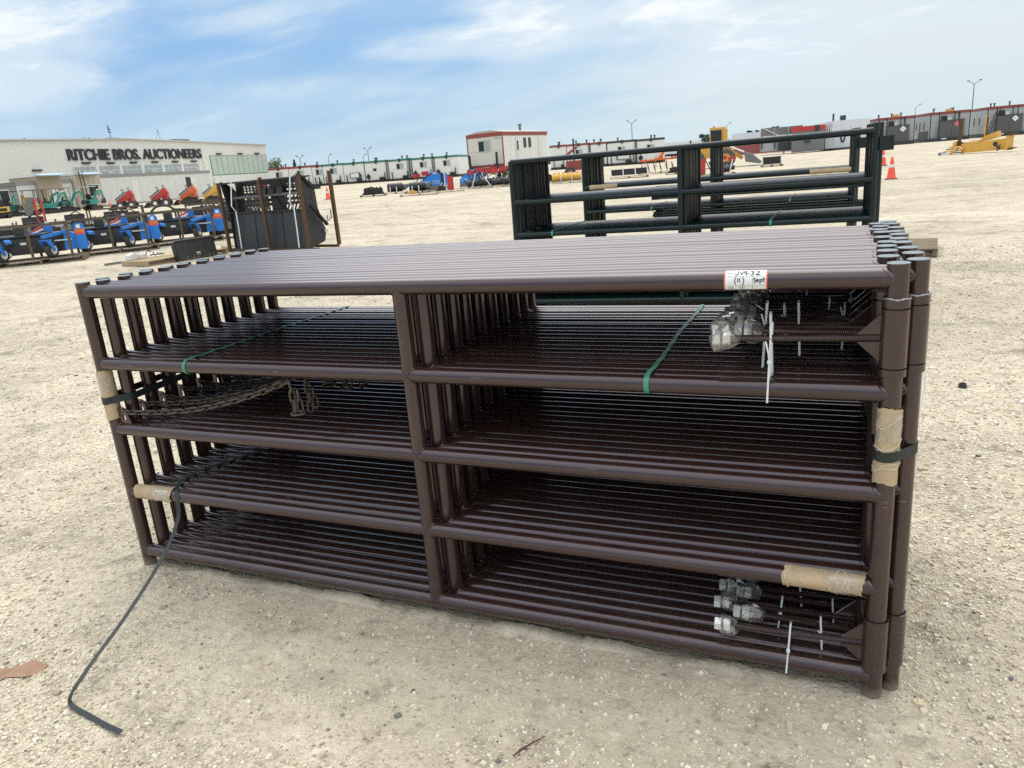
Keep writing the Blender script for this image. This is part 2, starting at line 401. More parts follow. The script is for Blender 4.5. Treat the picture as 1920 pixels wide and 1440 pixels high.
def build_ground():
    vs = []; fs = []; n = 192
    rs = [0.0] + [0.4*(4200/0.4)**(i/70) for i in range(71)]
    cx, cy = 1.5, 0.0
    vs.append((cx, cy, H(cx, cy)))
    for r in rs[1:]:
        for k in range(n):
            a = 2*math.pi*k/n; x, y = cx+r*math.cos(a), cy+r*math.sin(a)
            vs.append((x, y, H(x, y)))
    for k in range(n): fs.append((0, 1+k, 1+(k+1) % n))
    for i in range(len(rs)-2):
        for k in range(n):
            l = (k+1) % n; fs.append((1+i*n+k, 1+(i+1)*n+k, 1+(i+1)*n+l, 1+i*n+l))
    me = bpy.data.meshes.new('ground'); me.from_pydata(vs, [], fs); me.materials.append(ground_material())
    me.polygons.foreach_set('use_smooth', [True]*len(me.polygons))
    struct(obj('ground', me))
build_ground()

def build_gravel():
    rg = np.random.default_rng(5)
    ico = np.array([(-1, -1, -1), (1, -1, -1), (1, 1, -1), (-1, 1, -1), (-.8, -.8, .8), (.8, -.8, .8), (.8, .8, .8), (-.8, .8, .8)])*.72
    F = np.array([(0, 1, 5), (0, 5, 4), (1, 2, 6), (1, 6, 5), (2, 3, 7), (2, 7, 6), (3, 0, 4), (3, 4, 7), (4, 5, 6), (4, 6, 7)])
    P = []
    N = 470000
    # polar scatter round the camera so that density falls with distance
    r = 1.15*(13/1.15)**rg.random(N)
    a = rg.uniform(-1.38, .52, N)          # azimuth from +Y towards +X
    x = CAM.x + r*np.sin(a); y = CAM.y + r*np.cos(a)
    s = np.exp(rg.normal(math.log(.0043), .38, N))*np.clip(.80+r*.085, .9, 1.8)
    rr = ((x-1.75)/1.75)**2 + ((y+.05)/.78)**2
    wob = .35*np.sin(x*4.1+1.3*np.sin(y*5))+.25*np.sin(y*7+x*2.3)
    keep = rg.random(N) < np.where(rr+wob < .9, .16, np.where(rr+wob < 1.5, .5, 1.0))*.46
    keep |= (rg.random(N) < .0)
    keep &= ~((x > -.02) & (x < 3.12) & (y > -.03) & (y < 1.2))
    x, y, s = x[keep], y[keep], s[keep]
    big = rg.random(len(s)) < .012
    s = np.where(big, np.minimum(s*1.9, .015), s); n = len(s)
    sc3 = np.stack([rg.uniform(.8, 1.35, n), rg.uniform(.65, 1.1, n), rg.uniform(.45, .8, n)], 1)*s[:, None]
    jit = 1+rg.uniform(-.30, .30, (n, 8, 1))
    v = ico[None]*jit*sc3[:, None, :]
    th = rg.uniform(0, 6.283, n); c, sn = np.cos(th)[:, None], np.sin(th)[:, None]
    vx = v[:, :, 0]*c - v[:, :, 1]*sn; vy = v[:, :, 0]*sn + v[:, :, 1]*c
    hz = np.zeros(n)
    m = x < -1
    hz[m] = np.maximum(0, .0158*2.5*np.log1p(np.exp((-x[m]-6)/2.5))-.0034)
    vz = v[:, :, 2] + (hz + sc3[:, 2]*.35)[:, None]
    co = np.stack([vx + x[:, None], vy + y[:, None], vz], 2).reshape(-1, 3)
    faces = (F[None] + (np.arange(n)*8)[:, None, None]).reshape(-1, 3)
    me = bpy.data.meshes.new('gravel'); nf = len(faces)
    me.vertices.add(len(co)); me.vertices.foreach_set('co', co.astype(np.float32).ravel())
    me.loops.add(nf*3); me.loops.foreach_set('vertex_index', faces.astype(np.int32).ravel())
    me.polygons.add(nf); me.polygons.foreach_set('loop_start', np.arange(0, nf*3, 3, dtype=np.int32))
    me.polygons.foreach_set('use_smooth', np.zeros(nf, dtype=bool))
    me.update(); me.validate()
    mt = bpy.data.materials.new('gravel_stones'); mt.use_nodes = True; t = NT(mt.node_tree)
    out = t.n('ShaderNodeOutputMaterial'); b = t.n('ShaderNodeBsdfPrincipled')
    g = t.n('ShaderNodeNewGeometry')
    col = t.ramp(g.outputs['Random Per Island'], [(0, (.085, .095, .115)), (.012, (.15, .15, .155)), (.028, (.32, .28, .21)), (.18, (.44, .38, .28)), (.45, (.60, .535, .415)), (.75, (.70, .64, .51)), (.93, (.79, .74, .62)), (.975, (.58, .48, .29)), (.985, (.74, .72, .66)), (1, (.82, .81, .78))])
    nz = t.noise(g.outputs['Position'], 160, 3)
    col = t.mix(t.math('MULTIPLY', nz, .2), col, (.50, .435, .325))
    t.l(col, b.inputs['Base Color']); b.inputs['Roughness'].default_value = .8; b.inputs['Specular IOR Level'].default_value = .3
    t.l(b.outputs[0], out.inputs[0]); me.materials.append(mt)
    o = obj('gravel', me); tag(o, 'loose tan and grey pebbles strewn over the yard around the gates', 'gravel', kind='stuff')
    print('gravel stones', n)
build_gravel()
def silt_bank():
    rg = random.Random(12); mb = MB(); vs = []; n = 150; m = 7
    for i in range(n+1):
        x = .06+2.92*i/n; fe = min(1, (x-.06)/.35, (2.98-x)/.35); h = max(.002, fe*(.010+.008*math.sin(x*7.1)+.007*math.sin(x*17+1)+rg.uniform(-.004, .004))); w = .016+ .012+.010*math.sin(x*4.3+.5)+rg.uniform(-.005, .005)
        for k in range(m+1):
            f = k/m; y = .012-(w+.03)*f; z = max(-.002, h*math.cos(f*math.pi/2)**1.3+rg.uniform(-.0025, .0025)*(1-f)-.002*f)
            vs.append((x, y, z))
    mb.add(vs, [(i*(m+1)+k, i*(m+1)+k+1, (i+1)*(m+1)+k+1, (i+1)*(m+1)+k) for i in range(n) for k in range(m)])
    o = mb.build('silt_bank', bpy.data.materials['gravel_yard'], smooth=60); tag(o, 'low bank of fine silt pressed along the front bottom rail', 'silt', kind='stuff')
silt_bank()

# ------------------------------------------------------------------ brown gates
R = 0.0285                       # pipe radius
L = 3.05                         # post axis to post axis
RZS = [1.287, .974, .674, .373, .072]
ZT = 1.327
XS = 1.545
PITCHY = 0.1144

def saddle(mb, x, z, sgn, along='x'):
    """weld bead where a vertical pipe meets a horizontal one (sgn +1: above, -1: below)"""
    pts = []
    for k in range(20):
        a = 2*math.pi*k/20
        pts.append((x+R*math.cos(a), R*math.sin(a), z+sgn*(abs(math.cos(a))*R + .0015)))
    mb.tube(pts, .0026, 5, closed=True)
def saddle_end(mb, x, z, sgn):
    pts = []
    for k in range(20):
        a = 2*math.pi*k/20
        pts.append((x+sgn*(abs(math.cos(a))*R+.0015), R*math.sin(a), z+R*math.cos(a)))
    mb.tube(pts, .0026, 5, closed=True)

rail_mb = MB().tube([(0, 0, 0), (L, 0, 0)], R, 24, caps=False)
saddle_end(rail_mb, 0, 0, 1); saddle_end(rail_mb, L, 0, -1)
RAIL_ME = rail_mb.mesh('rail', BROWN)
POST_ME = MB().tube([(0, 0, 0), (0, 0, ZT-.0005)], R, 24).mesh('post', BROWN)
CAP_ME = MB().lathe([(R-.0002, -.0012), (R-.0002, .0004), (R-.0012, .0012), (0, .0018)], 24).mesh('post_cap', CAPM)
STILE_ME = []
for i in range(4):
    a, b_ = RZS[i+1], RZS[i]
    mb = MB().tube([(0, 0, a), (0, 0, b_)], R*.985, 24, caps=False); saddle(mb, 0, a, 1); saddle(mb, 0, b_, -1)
    STILE_ME.append(mb.mesh('stile', BROWN))
def sleeve_mesh(z0, z1, collars):
    r = .0352
    mb = MB().lathe([(r-.004, z0), (r, z0+.001), (r, z1-.001), (r-.004, z1), (r-.004, z0)], 28)
    return mb.mesh('hinge_sleeve', BROWN)
UP_SLEEVE = sleeve_mesh(1.0485, 1.2085, True)
LO_SLEEVE = sleeve_mesh(.090, .268, False)
COLLAR_ME = MB().lathe([(.0290, -.011), (.0352, -.0105), (.0352, .0105), (.0290, .011), (.0290, -.011)], 28).mesh('collar', BROWN)
wb = MB()
wb.tube([(.0325*math.cos(a), .0325*math.sin(a), .0015*math.sin(a*5)) for a in [2*math.pi*k/32 for k in range(32)]], [.0035+.0009*math.sin(k*2.7) for k in range(32)], 6, closed=True)
WELDRING_ME = wb.mesh('weld_ring', WELD)
# threaded hinge bolt lying along -x from the sleeve
prof = []
nth = 78
for i in range(nth+1):
    x = .034 + i*(.39/nth)
    prof += [(.0090, x), (.0108, x+.39/nth*.5)]
prof += [(.0092, .034+.40), (0.0, .034+.40)]
MX = Matrix(((0, 0, -1, 0), (0, 1, 0, 0), (1, 0, 0, 0), (0, 0, 0, 1)))
BOLT_ME = MB().lathe([(0.0, .030)] + prof, 14, MX).mesh('hinge_bolt', BROWN, 20)
def gusset_mesh(sgn):
    # triangle from the sleeve wall to the bolt
    return MB().prism([(-.0335, sgn*.066), (-.0335, sgn*.0105), (-.092, sgn*.0105)], -.004, .004, 'y').mesh('gusset', BROWN, 0)
GUS_UP, GUS_DN = gusset_mesh(1), gusset_mesh(-1)
def hex_nut():
    mb = MB(); 
    for x0 in (-.418, -.446):
        mb.lathe([(0.0, -x0), (.019, -x0), (.0215, -x0+.002), (.0215, -x0+.020), (.019, -x0+.022), (0.0, -x0+.022)], 6, MX)
    return mb.mesh('nut', ZINC, 0)
NUT_ME = hex_nut()
# crumpled clear bags taped over the nuts
def bag_material():
    m = bpy.data.materials.new('clear_plastic'); m.use_nodes = True; t = NT(m.node_tree)
    out = t.n('ShaderNodeOutputMaterial'); tr = t.n('ShaderNodeBsdfTransparent'); gl = t.n('ShaderNodeBsdfGlossy'); df = t.n('ShaderNodeBsdfDiffuse'); tl = t.n('ShaderNodeBsdfTranslucent')
    gl.inputs['Roughness'].default_value = .05; df.inputs['Color'].default_value = (.75, .71, .62, 1); tl.inputs['Color'].default_value = (.8, .76, .66, 1)
    fr = t.n('ShaderNodeLayerWeight'); fr.inputs['Blend'].default_value = .45
    m1 = t.n('ShaderNodeMixShader'); m1.inputs[0].default_value = .13; t.l(tr.outputs[0], m1.inputs[1]); t.l(df.outputs[0], m1.inputs[2])
    m2 = t.n('ShaderNodeMixShader'); m2.inputs[0].default_value = .05; t.l(m1.outputs[0], m2.inputs[1]); t.l(tl.outputs[0], m2.inputs[2])
    m3 = t.n('ShaderNodeMixShader'); t.l(t.math('MULTIPLY_ADD', fr.outputs['Facing'], .6, .08), m3.inputs[0]); t.l(m2.outputs[0], m3.inputs[1]); t.l(gl.outputs[0], m3.inputs[2])
    t.l(m3.outputs[0], out.inputs[0]); return m
BAGM = bag_material()
def bag_mesh(seed):
    rg = random.Random(seed); import bmesh
    bm = bmesh.new(); bmesh.ops.create_icosphere(bm, subdivisions=2, radius=1.0)
    ph = [rg.uniform(0, 6) for _ in range(9)]; ra, rb_, rc = rg.uniform(.036, .044), rg.uniform(.026, .032), rg.uniform(.030, .038)
    for v in bm.verts:
        p = v.co.copy(); w = 1+.16*math.sin(3*p.x+ph[0]+2*p.z)+.14*math.sin(4*p.z+ph[1]+3*p.y)+rg.uniform(-.13, .13)
        tail = max(0, p.x)*.55
        v.co = Vector((p.x*ra*w, p.y*rb_*w*(1-tail*.5), p.z*rc*w*(1-tail*.5)))
        v.co.x -= .428
    me = bpy.data.meshes.new('plastic_bag'); bm.to_mesh(me); bm.free(); me.materials.append(BAGM); return me
BAGS = [bag_mesh(i) for i in range(4)]
# chain link
def link_mesh():
    Lk, Wd, r = .0255, .0098, .0044; pts = []
    for k in range(7): a = -math.pi/2+math.pi*k/6; pts.append((Lk-.0095+Wd*math.cos(a), Wd*math.sin(a), 0))
    for k in range(7): a = math.pi/2+math.pi*k/6; pts.append((-(Lk-.0095)+Wd*math.cos(a), Wd*math.sin(a), 0))
    return MB().tube(pts, r, 7, closed=True).mesh('link', CHAINM, 60)
LINK_ME = link_mesh()
LPITCH = .0405
PLATE_ME = MB()
def plate():
    # ear with a keyhole: ring of quads round a hole plus the slot left open
    mb = MB(); n = 16; cx, cz, rh = .062, .052, .011
    outer = [(.026, .026), (.098, .026), (.098, .034), (.084, .078), (.078, .092), (.060, .100), (.040, .100), (.026, .092)]
    k = len(outer); inner = []
    for i in range(k):
        a = math.atan2(outer[i][1]-cz, outer[i][0]-cx); inner.append((cx+rh*math.cos(a), cz+rh*1.5*math.sin(a)))
    for i in range(k):
        j = (i+1) % k
        mb.prism([outer[i], outer[j], inner[j], inner[i]], -.004, .004, 'y')
    return mb.mesh('chain_plate', BROWN, 0)
PLATE_ME = plate()

def chain_points(seed):
    rg = random.Random(seed); dz = rg.uniform(-.012, .012)
    key = [(.05, .752), (.16, .748+dz), (.30, .757+dz), (.43, .771+dz), (.57, .795+dz), (.72, .833+dz*.6), (.86, .880), (1.0, .931)]
    pts = [V(x, 0, z) for x, z in key]
    drop = rg.uniform(.08, .145)
    end = V(1.005, 0, .931)
    tail = [end+V(.006, -.006, -drop*i/3) for i in range(1, 4)] + [end+V(.024, .006, -drop*i/3) for i in (3, 2, 1)]
    return pts, tail
def place_links(parent, pts, start=0):
    # walk the polyline at the chain's pitch
    seg = []; acc = 0.0; d = LPITCH/2; i = 0; k = start
    for a, b_ in zip(pts[:-1], pts[1:]):
        ln = (b_-a).length
        while d <= acc+ln:
            p = a.lerp(b_, (d-acc)/ln); dr = (b_-a).normalized()
            q = dr.to_track_quat('X', 'Z').to_matrix().to_4x4() @ Matrix.Rotation(math.radians(28 if k % 2 else -62), 4, 'X')
            o = obj('link', LINK_ME, parent); o.matrix_local = Matrix.Translation(p) @ q
            k += 1; d += LPITCH
        acc += ln
    return k

def zip_tie_mesh(z0, z1, yf, yb, tail, seed):
    """nylon tie looped round a bolt and the rail under it, tail sticking up"""
    rg = random.Random(seed); mb = MB(); w, th = .0054, .0015; lean = rg.uniform(-.012, .012)
    pts = [(0, yf, z0), (lean, yf, z1), (lean, (yf+yb)/2, z1+.006), (lean, yb, z1), (0, yb, z0), (0, (yf+yb)/2, z0-.004), (0, yf, z0)]
    mb.ribbon(pts, (1, 0, 0), w, th)
    f = rg.uniform(.35, .6); hz = z0+(z1-z0)*f
    mb.cbox((lean*f, yf-.003, hz), (.0105, .006, .009))
    if tail: mb.ribbon([(lean*f, yf-.003, hz+.004), (lean*f-.003, yf-.006, hz+tail*.5), (lean*f-.010, yf-.004, hz+tail)], (1, 0, 0), w*.8, th)
    return mb.mesh('zip_tie', WHITEPL, 0)

GATES = []
AX = [0, -.018, -.016, -.012, -.006, -.012, -.008, -.014, -.004, -.012]
BX = [.050, .046, .040, .034, .032, .040, .036, .042, .036, .030]
for gi in range(20):
    isA = gi % 2 == 0; k = gi//2
    gx = (AX if isA else BX)[k]; gy = gi*PITCHY/2
    if gi == 0: lab = 'front brown pipe gate of the stack, wearing the handwritten paper tag'
    elif gi == 19: lab = 'hindmost brown pipe gate, farthest back in the stack of twenty'
    else: lab = ORD[gi] + ' brown pipe gate of the stack, counted back from the tagged front gate'
    g = thing('pipe_gate', lab, 'gate', (gx, gy, 0), 0, 'brown pipe gates strapped together in a stack')
    g.rotation_euler = (rnd.uniform(-.002, .002) if gi else 0, rnd.uniform(-.0006, .0006) if gi else 0, rnd.uniform(-.0010, .0010) if gi else 0); g.location.z = rnd.uniform(0, .003) if gi else 0
    for z in RZS: obj('rail', RAIL_ME, g, (0, 0, z))
    obj('post', POST_ME, g, (-.008, 0, 0)); obj('hinge_post', POST_ME, g, (L+.008, 0, 0))
    obj('post_cap', CAP_ME, g, (-.008, 0, ZT)); obj('post_cap', CAP_ME, g, (L+.008, 0, ZT))
    for me in STILE_ME: obj('stile', me, g, (XS, 0, 0))
    hx = L+.008
    for zb, sl, seed in ((1.128, UP_SLEEVE, 0), (.178, LO_SLEEVE, 1)):
        ang = (0.055 if isA else -.02) + rnd.uniform(-.025, .025)
        if gi == 0: ang = .075 if seed == 0 else .05
        s = obj('hinge_sleeve', sl, g, (hx, 0, 0), (0, 0, ang))
        obj('hinge_bolt', BOLT_ME, s, (0, 0, zb)); obj('gusset', GUS_UP, s, (0, 0, zb)); obj('gusset', GUS_DN, s, (0, 0, zb))
        obj('nut', NUT_ME, s, (0, 0, zb)); obj('plastic_bag', BAGS[(gi+seed) % 4], s, (rnd.uniform(-.01, .02), 0, zb+rnd.uniform(-.006, .006)), (rnd.uniform(-.5, .5), 0, 0))
    obj('collar', COLLAR_ME, g, (hx, 0, 1.2225)); obj('weld_ring', WELDRING_ME, g, (hx, 0, 1.2355)); obj('collar', COLLAR_ME, g, (hx, 0, 1.035))
    if isA: obj('chain_plate', PLATE_ME, g, (-.008+.0, 0, .674))
    if isA and k < 8:
        ch = obj('chain', None, g); pts, tail = chain_points(gi); n = place_links(ch, pts); place_links(ch, [pts[-1]] + tail, n)
    # ties
    TIES = {0: [(2.742, .940, 1.165, .06), (2.812, .042, .200, .0)], 1: [(2.700, .955, 1.18, .0), (2.865, .06, .20, .03)], 2: [(2.735, 1.005, 1.20, .05), (2.795, .10, .215, .0)],
            3: [(2.772, 1.03, 1.19, .0), (2.90, .11, .20, .0)], 4: [(2.79, 1.06, 1.17, .04), (2.86, .13, .20, .0)], 5: [(2.895, 1.02, 1.16, .06)], 6: [(2.90, 1.04, 1.17, .0), (2.80, .15, .20, .0)], 8: [(2.97, 1.05, 1.15, .04)], 10: [(2.83, 1.08, 1.16, .0)]}
    for x, z0, z1, tl in TIES.get(gi, []):
        obj('zip_tie', zip_tie_mesh(z0, z1, -R-.004 if gi == 0 else -.0135, .016, tl, gi), g, (x, 0, 0))
    GATES.append(g)

# ------------------------------------------------------------------ straps, wraps and tag on the brown stack
def strap_loop(x, name, label, m, z=RZS[1], w=.016, skew=.0):
    mb = MB(); r = R+.002; y1 = 19*PITCHY/2
    pts = []
    for k in range(9):
        a = -math.pi/2 - math.pi*k/8; pts.append((x, r*math.cos(a), z+r*math.sin(a)))
    # across the top, lifting a little between the rails
    for k in range(1, 40):
        f = k/40; pts.append((x+skew*f+.004*math.sin(f*9), y1*f, z+r+.0012+.0018*math.sin(f*math.pi*2*9.5)))
    for k in range(9):
        a = math.pi/2 - math.pi*k/8; pts.append((x+skew, y1+r*math.cos(a), z+r*math.sin(a)))
    pts.append((x+skew*.5, y1*.5, z-r-.001)); pts.append((x, 0, z-r))
    mb.ribbon(pts, (1, 0, 0), w, .0012)
    return tag(mb.build(name, m, None), label, 'strap')
strap_loop(.500, 'green_strap', 'green plastic strap across the second rails, nearer the chains', GSTRAP, skew=.02)
strap_loop(2.392, 'green_strap', 'green plastic strap across the second rails, beside the paper tag', GSTRAP, skew=-.01)
def end_strap(xa, xb, z, label, drop, ra):
    """tight band: round the front post (centre xa, y 0), across to its neighbour (xb) and back along both sides of the stack"""
    y1 = 19*PITCHY/2; yb = PITCHY/2; rb = R+.002; mb = MB(); pts = []
    dirx, diry = xb-xa, yb; dl = math.hypot(dirx, diry); ang = math.atan2(diry, dirx)-math.pi/2          # outward normal of the tangent between the two posts
    f = lambda y: z+drop*y/y1
    pts += [(xa-ra-.012, y1*.6, f(y1*.6)), (xa-ra-.006, y1*.3, f(y1*.3)), (xa-ra, .05, z)]
    n = 9
    for k in range(n+1):
        a = math.pi + (ang+2*math.pi-math.pi)*k/n if ang < 0 else math.pi+(ang-math.pi)*k/n
        pts.append((xa+ra*math.cos(a), ra*math.sin(a), z-.004*math.sin(math.pi*k/n)))
    for k in range(5):
        a = ang+(0-ang)*k/4; pts.append((xb+rb*math.cos(a), yb+rb*math.sin(a), f(yb)))
    pts += [(xb+rb-.004, y1*.5, f(y1*.5)), (xb+rb-.014, y1-.02, f(y1)), (xb, y1+rb, f(y1)), (xa-ra, y1-.03, f(y1)), (xa-ra-.012, y1*.6, f(y1*.6))]
    mb.ribbon(pts, (0, 0, 1), .030, .0016)
    return tag(mb.build('black_strap', BSTRAP, None, smooth=50), label, 'strap')
end_strap(-.008, .042, .812, 'black strap round the chain-side posts, over torn cardboard', .03, R+.0065)
end_strap(L+.008, L+.058, .800, 'black strap round the hinge-side posts, over taped cardboard', .02, R+.0065)
# loose cut end of strap: over the fourth rails, down to the ground and back on itself
def loose_strap():
    pts = [(.62, 1.02, .4035), (.48, .75, .4045), (.34, .47, .4050), (.26, .30, .4060), (.21, .16, .4085), (.235, .06, .4110), (.28, -.008, .4070), (.312, -.042, .365),
           (.325, -.069, .305), (.350, -.160, .232), (.380, -.262, .186), (.416, -.382, .146), (.464, -.540, .104), (.503, -.670, .078), (.532, -.770, .052), (.546, -.822, .034), (.560, -.842, .020),
           (.590, -.850, .012), (.68, -.862, .010), (.78, -.878, .012), (.862, -.888, .016)]
    # refine with Catmull-Rom
    P = [V(*p) for p in pts]; out = []
    for i in range(len(P)-1):
        p0, p1, p2, p3 = P[max(i-1, 0)], P[i], P[i+1], P[min(i+2, len(P)-1)]
        for k in range(4):
            s = k/4; out.append(.5*((2*p1)+(p2-p0)*s+(2*p0-5*p1+4*p2-p3)*s*s+(3*p1-p0-3*p2+p3)*s**3))
    out.append(P[-1])
    wid = []
    for i, p in enumerate(out):
        f = i/len(out)
        wid.append((.93, .36, 0) if f < .72 else ((.9, .3, .35) if f < .80 else (.15, .95, .30)))
    tag(MB().ribbon(out, wid, .0165, .0014).build('loose_strap', BSTRAP, smooth=50), 'loose black strap hanging off the fourth rails down onto the gravel', 'strap')
loose_strap()

def wrap(axis, c, a0, a1, label, seed, wrinkles=7, rr=R+.0035):
    """cardboard sleeve taped round a pipe; axis 'z' (post at c=(x,y)) or 'x' (rail at c=(y,z))"""
    rg = random.Random(seed); mb = MB(); n = 26; rows = 10; vs = []
    for i in range(rows+1):
        f = i/rows; t0 = a0+(a1-a0)*f
        for k in range(n):
            a = 2*math.pi*k/n; r = rr*(1+.045*math.sin(3*a+seed+i*.3)+rg.uniform(-.012, .012))
            if i in (0, rows): r *= 1.02
            t = t0 + (.003*math.sin(2*a+seed) + rg.uniform(-.003, .003) if i in (0, rows) else 0)
            vs.append((c[0]+r*math.cos(a), c[1]+r*math.sin(a), t) if axis == 'z' else (t, c[0]+r*math.cos(a), c[1]+r*math.sin(a)))
    fs = [(i*n+k, i*n+(k+1) % n, (i+1)*n+(k+1) % n, (i+1)*n+k) for i in range(rows) for k in range(n)]
    mb.add(vs, fs)
    o = thing('cardboard_wrap', label, 'cardboard'); 
    mb.build('cardboard', CARD, o, smooth=60)
    for s in range(wrinkles):
        st = MB(); p = []; t0 = a0+(a1-a0)*rg.uniform(.05, .95); tilt = rg.uniform(-.02, .02); a_s = rg.uniform(0, 6)
        for k in range(24):
            a = a_s+2*math.pi*k/23*rg.choice((1, 1, .98)); r = rr*1.055+.001
            t = min(max(t0+tilt*math.cos(a)+.006*math.sin(3*a+s), a0+.004), a1-.004)
            p.append((c[0]+r*math.cos(a), c[1]+r*math.sin(a), t) if axis == 'z' else (t, c[0]+r*math.cos(a), c[1]+r*math.sin(a)))
        st.tube(p, .0006, 5).build('string', TAPESHINE, o)  # pale threads stand in for the shine on wrinkled tape
    # clear tape patch catching the sky
    tp = MB(); vs = []; m = 8
    tlo, thi = a0+(a1-a0)*.58, a0+(a1-a0)*.93
    for i in range(5):
        t = tlo+(thi-tlo)*i/4
        for k in range(m+1):
            a = (math.pi*1.05+math.pi*.9*k/m) if axis == 'z' else (math.pi*.70+math.pi*.7*k/m); r = rr*1.07+rg.uniform(0, .0022)
            vs.append((c[0]+r*math.cos(a), c[1]+r*math.sin(a), t) if axis == 'z' else (t, c[0]+r*math.cos(a), c[1]+r*math.sin(a)))
    tp.add(vs, [(i*(m+1)+k, i*(m+1)+k+1, (i+1)*(m+1)+k+1, (i+1)*(m+1)+k) for i in range(4) for k in range(m)])
    tp.build('clear_tape', BAGM, o, smooth=0)
    return o
wrap('z', (-.008, 0), .722, .944, 'cardboard sleeve on the chain-side post of the front gate', 3, 4)
wrap('z', (L+.008, 0), .712, .935, 'cardboard sleeve on the hinge-side post of the front gate', 5, 5)
wrap('x', (0, RZS[3]), .030, .255, 'cardboard sleeve on the fourth rail next to the loose strap', 8, 3)
wrap('x', (0, RZS[3]), 2.795, 3.018, 'cardboard sleeve on the fourth rail above the lower bagged bolts', 11, 6)

def paper_tag():
    x0, x1 = 2.622, 2.738; r = R+.0012; a0, a1 = math.radians(98), math.radians(222)    # angle from +y round over the top to the front
    def P(u, v, dr=0.0):
        a = a0+(a1-a0)*(1-v); return V(x0+(x1-x0)*u, (r+dr)*math.cos(a), RZS[0]+(r+dr)*math.sin(a))
    o = thing('paper_tag', 'white paper tag with red edges and black handwriting, wrapped over the top rail', 'tag')
    def patch(u0, u1, v0, v1, dr, name, m):
        mb = MB(); vs = []; n = 14
        for i in range(n+1):
            v = v0+(v1-v0)*i/n; vs += [P(u0, v, dr), P(u1, v, dr)]
        vs2 = []
        for i in range(n+1):
            v = v0+(v1-v0)*i/n; vs2 += [P(u0, v, dr+.0003), P(u1, v, dr+.0003)]
        mb.add(vs2, [(2*i, 2*i+1, 2*i+3, 2*i+2) for i in range(n)])
        mb.build(name, m, o)
    patch(0, 1, 0, 1, 0, 'paper', PAPER)
    patch(0, .028, 0, 1, .0004, 'red_edge', REDPRINT); patch(.972, 1, 0, 1, .0004, 'red_edge', REDPRINT)
    for v in (.20, .60): patch(.03, .97, v, v+.012, .0004, 'printed_line', GREYINK)
    patch(.655, .665, 0, .60, .0004, 'printed_line', GREYINK)
    for (u, v) in ((.10, .12), (.36, .12), (.10, .05), (.36, .05)): patch(u, u+.13, v, v+.035, .0004, 'small_print', GREYINK)
    patch(.10, .20, .52, .545, .0004, 'small_print', GREYINK) if False else None
    def stroke(lines, name, w=.0011, m=INK):
        mb = MB()
        for ln in lines:
            pts = []
            for a, b_ in zip(ln[:-1], ln[1:]):
                for k in range(4): pts.append(P(a[0]+(b_[0]-a[0])*k/4, a[1]+(b_[1]-a[1])*k/4, .0010))
            pts.append(P(ln[-1][0], ln[-1][1], .0010)); mb.tube(pts, w, 5)
        mb.build(name, m, o)
    arc = lambda cx, cy, rx, ry, a, b_, n=8: [(cx+rx*math.cos(math.radians(a+(b_-a)*i/n)), cy+ry*math.sin(math.radians(a+(b_-a)*i/n))) for i in range(n+1)]
    # J V 9 - 3 2
    stroke([[(.33, .90), (.33, .74)] + arc(.295, .74, .035, .06, 0, -160, 6)], 'written_letter')
    stroke([[(.37, .86), (.405, .68), (.45, .88)]], 'written_letter')
    stroke([arc(.495, .82, .028, .06, 20, 380, 10) + [(.523, .74), (.515, .66)]], 'written_digit')
    stroke([[(.55, .76), (.585, .765)]], 'written_dash')
    stroke([arc(.645, .83, .035, .055, 140, -90, 7) + arc(.645, .72, .038, .055, 80, -140, 7)], 'written_digit')
    stroke([arc(.78, .83, .035, .055, 160, -20, 6) + [(.735, .67), (.835, .675)]], 'written_digit')
    stroke([[(.06, .78), (.10, .84), (.09, .72), (.14, .83), (.15, .72), (.19, .83), (.20, .73), (.24, .80)]], 'written_scribble', .0005, GREYINK)
    # ( 1 1 )
    stroke([arc(.30, .42, .045, .17, 120, 240, 8)], 'written_bracket'); stroke([arc(.41, .40, .05, .19, 60, -80, 8)], 'written_bracket')
    stroke([[(.325, .53), (.325, .36)]], 'written_digit'); stroke([[(.372, .53), (.372, .36)]], 'written_digit')
    # S e p t
    stroke([arc(.715, .47, .028, .045, 30, 270, 7) + arc(.712, .38, .03, .05, 90, -130, 7)], 'written_letter')
    stroke([[(.755, .41), (.80, .43)] + arc(.778, .42, .024, .05, 20, 320, 8)], 'written_letter')
    stroke([[(.83, .47), (.833, .27)], arc(.855, .42, .024, .05, 170, -170, 9)], 'written_letter')
    stroke([[(.915, .55), (.915, .36), (.935, .355)], [(.885, .47), (.95, .48)]], 'written_letter')
paper_tag()

# white plastic sheet caught behind the hinge posts
def plastic_sheet():
    rg = random.Random(2); mb = MB(); vs = []; nx, nz = 6, 14
    for i in range(nz+1):
        f = i/nz
        for k in range(nx+1):
            g = k/nx
            vs.append((L+.090+.022*g*math.sin(math.pi*min(1, .25+f*.9))+.008*math.sin(9*f+g*4), .16+.10*g+.015*math.sin(11*f+5*g), 1.05-.33*f+rg.uniform(-.004, .004)))
    mb.add(vs, [(i*(nx+1)+k, i*(nx+1)+k+1, (i+1)*(nx+1)+k+1, (i+1)*(nx+1)+k) for i in range(nz) for k in range(nx)])
    o = mb.build('plastic_sheet', mat('milky_plastic', (.74, .76, .76), .3), smooth=70)
    sm = o.modifiers.new('thickness', 'SOLIDIFY'); sm.thickness = .001
    tag(o, 'white plastic sheet caught behind the hinge-side posts', 'plastic sheet')
plastic_sheet()

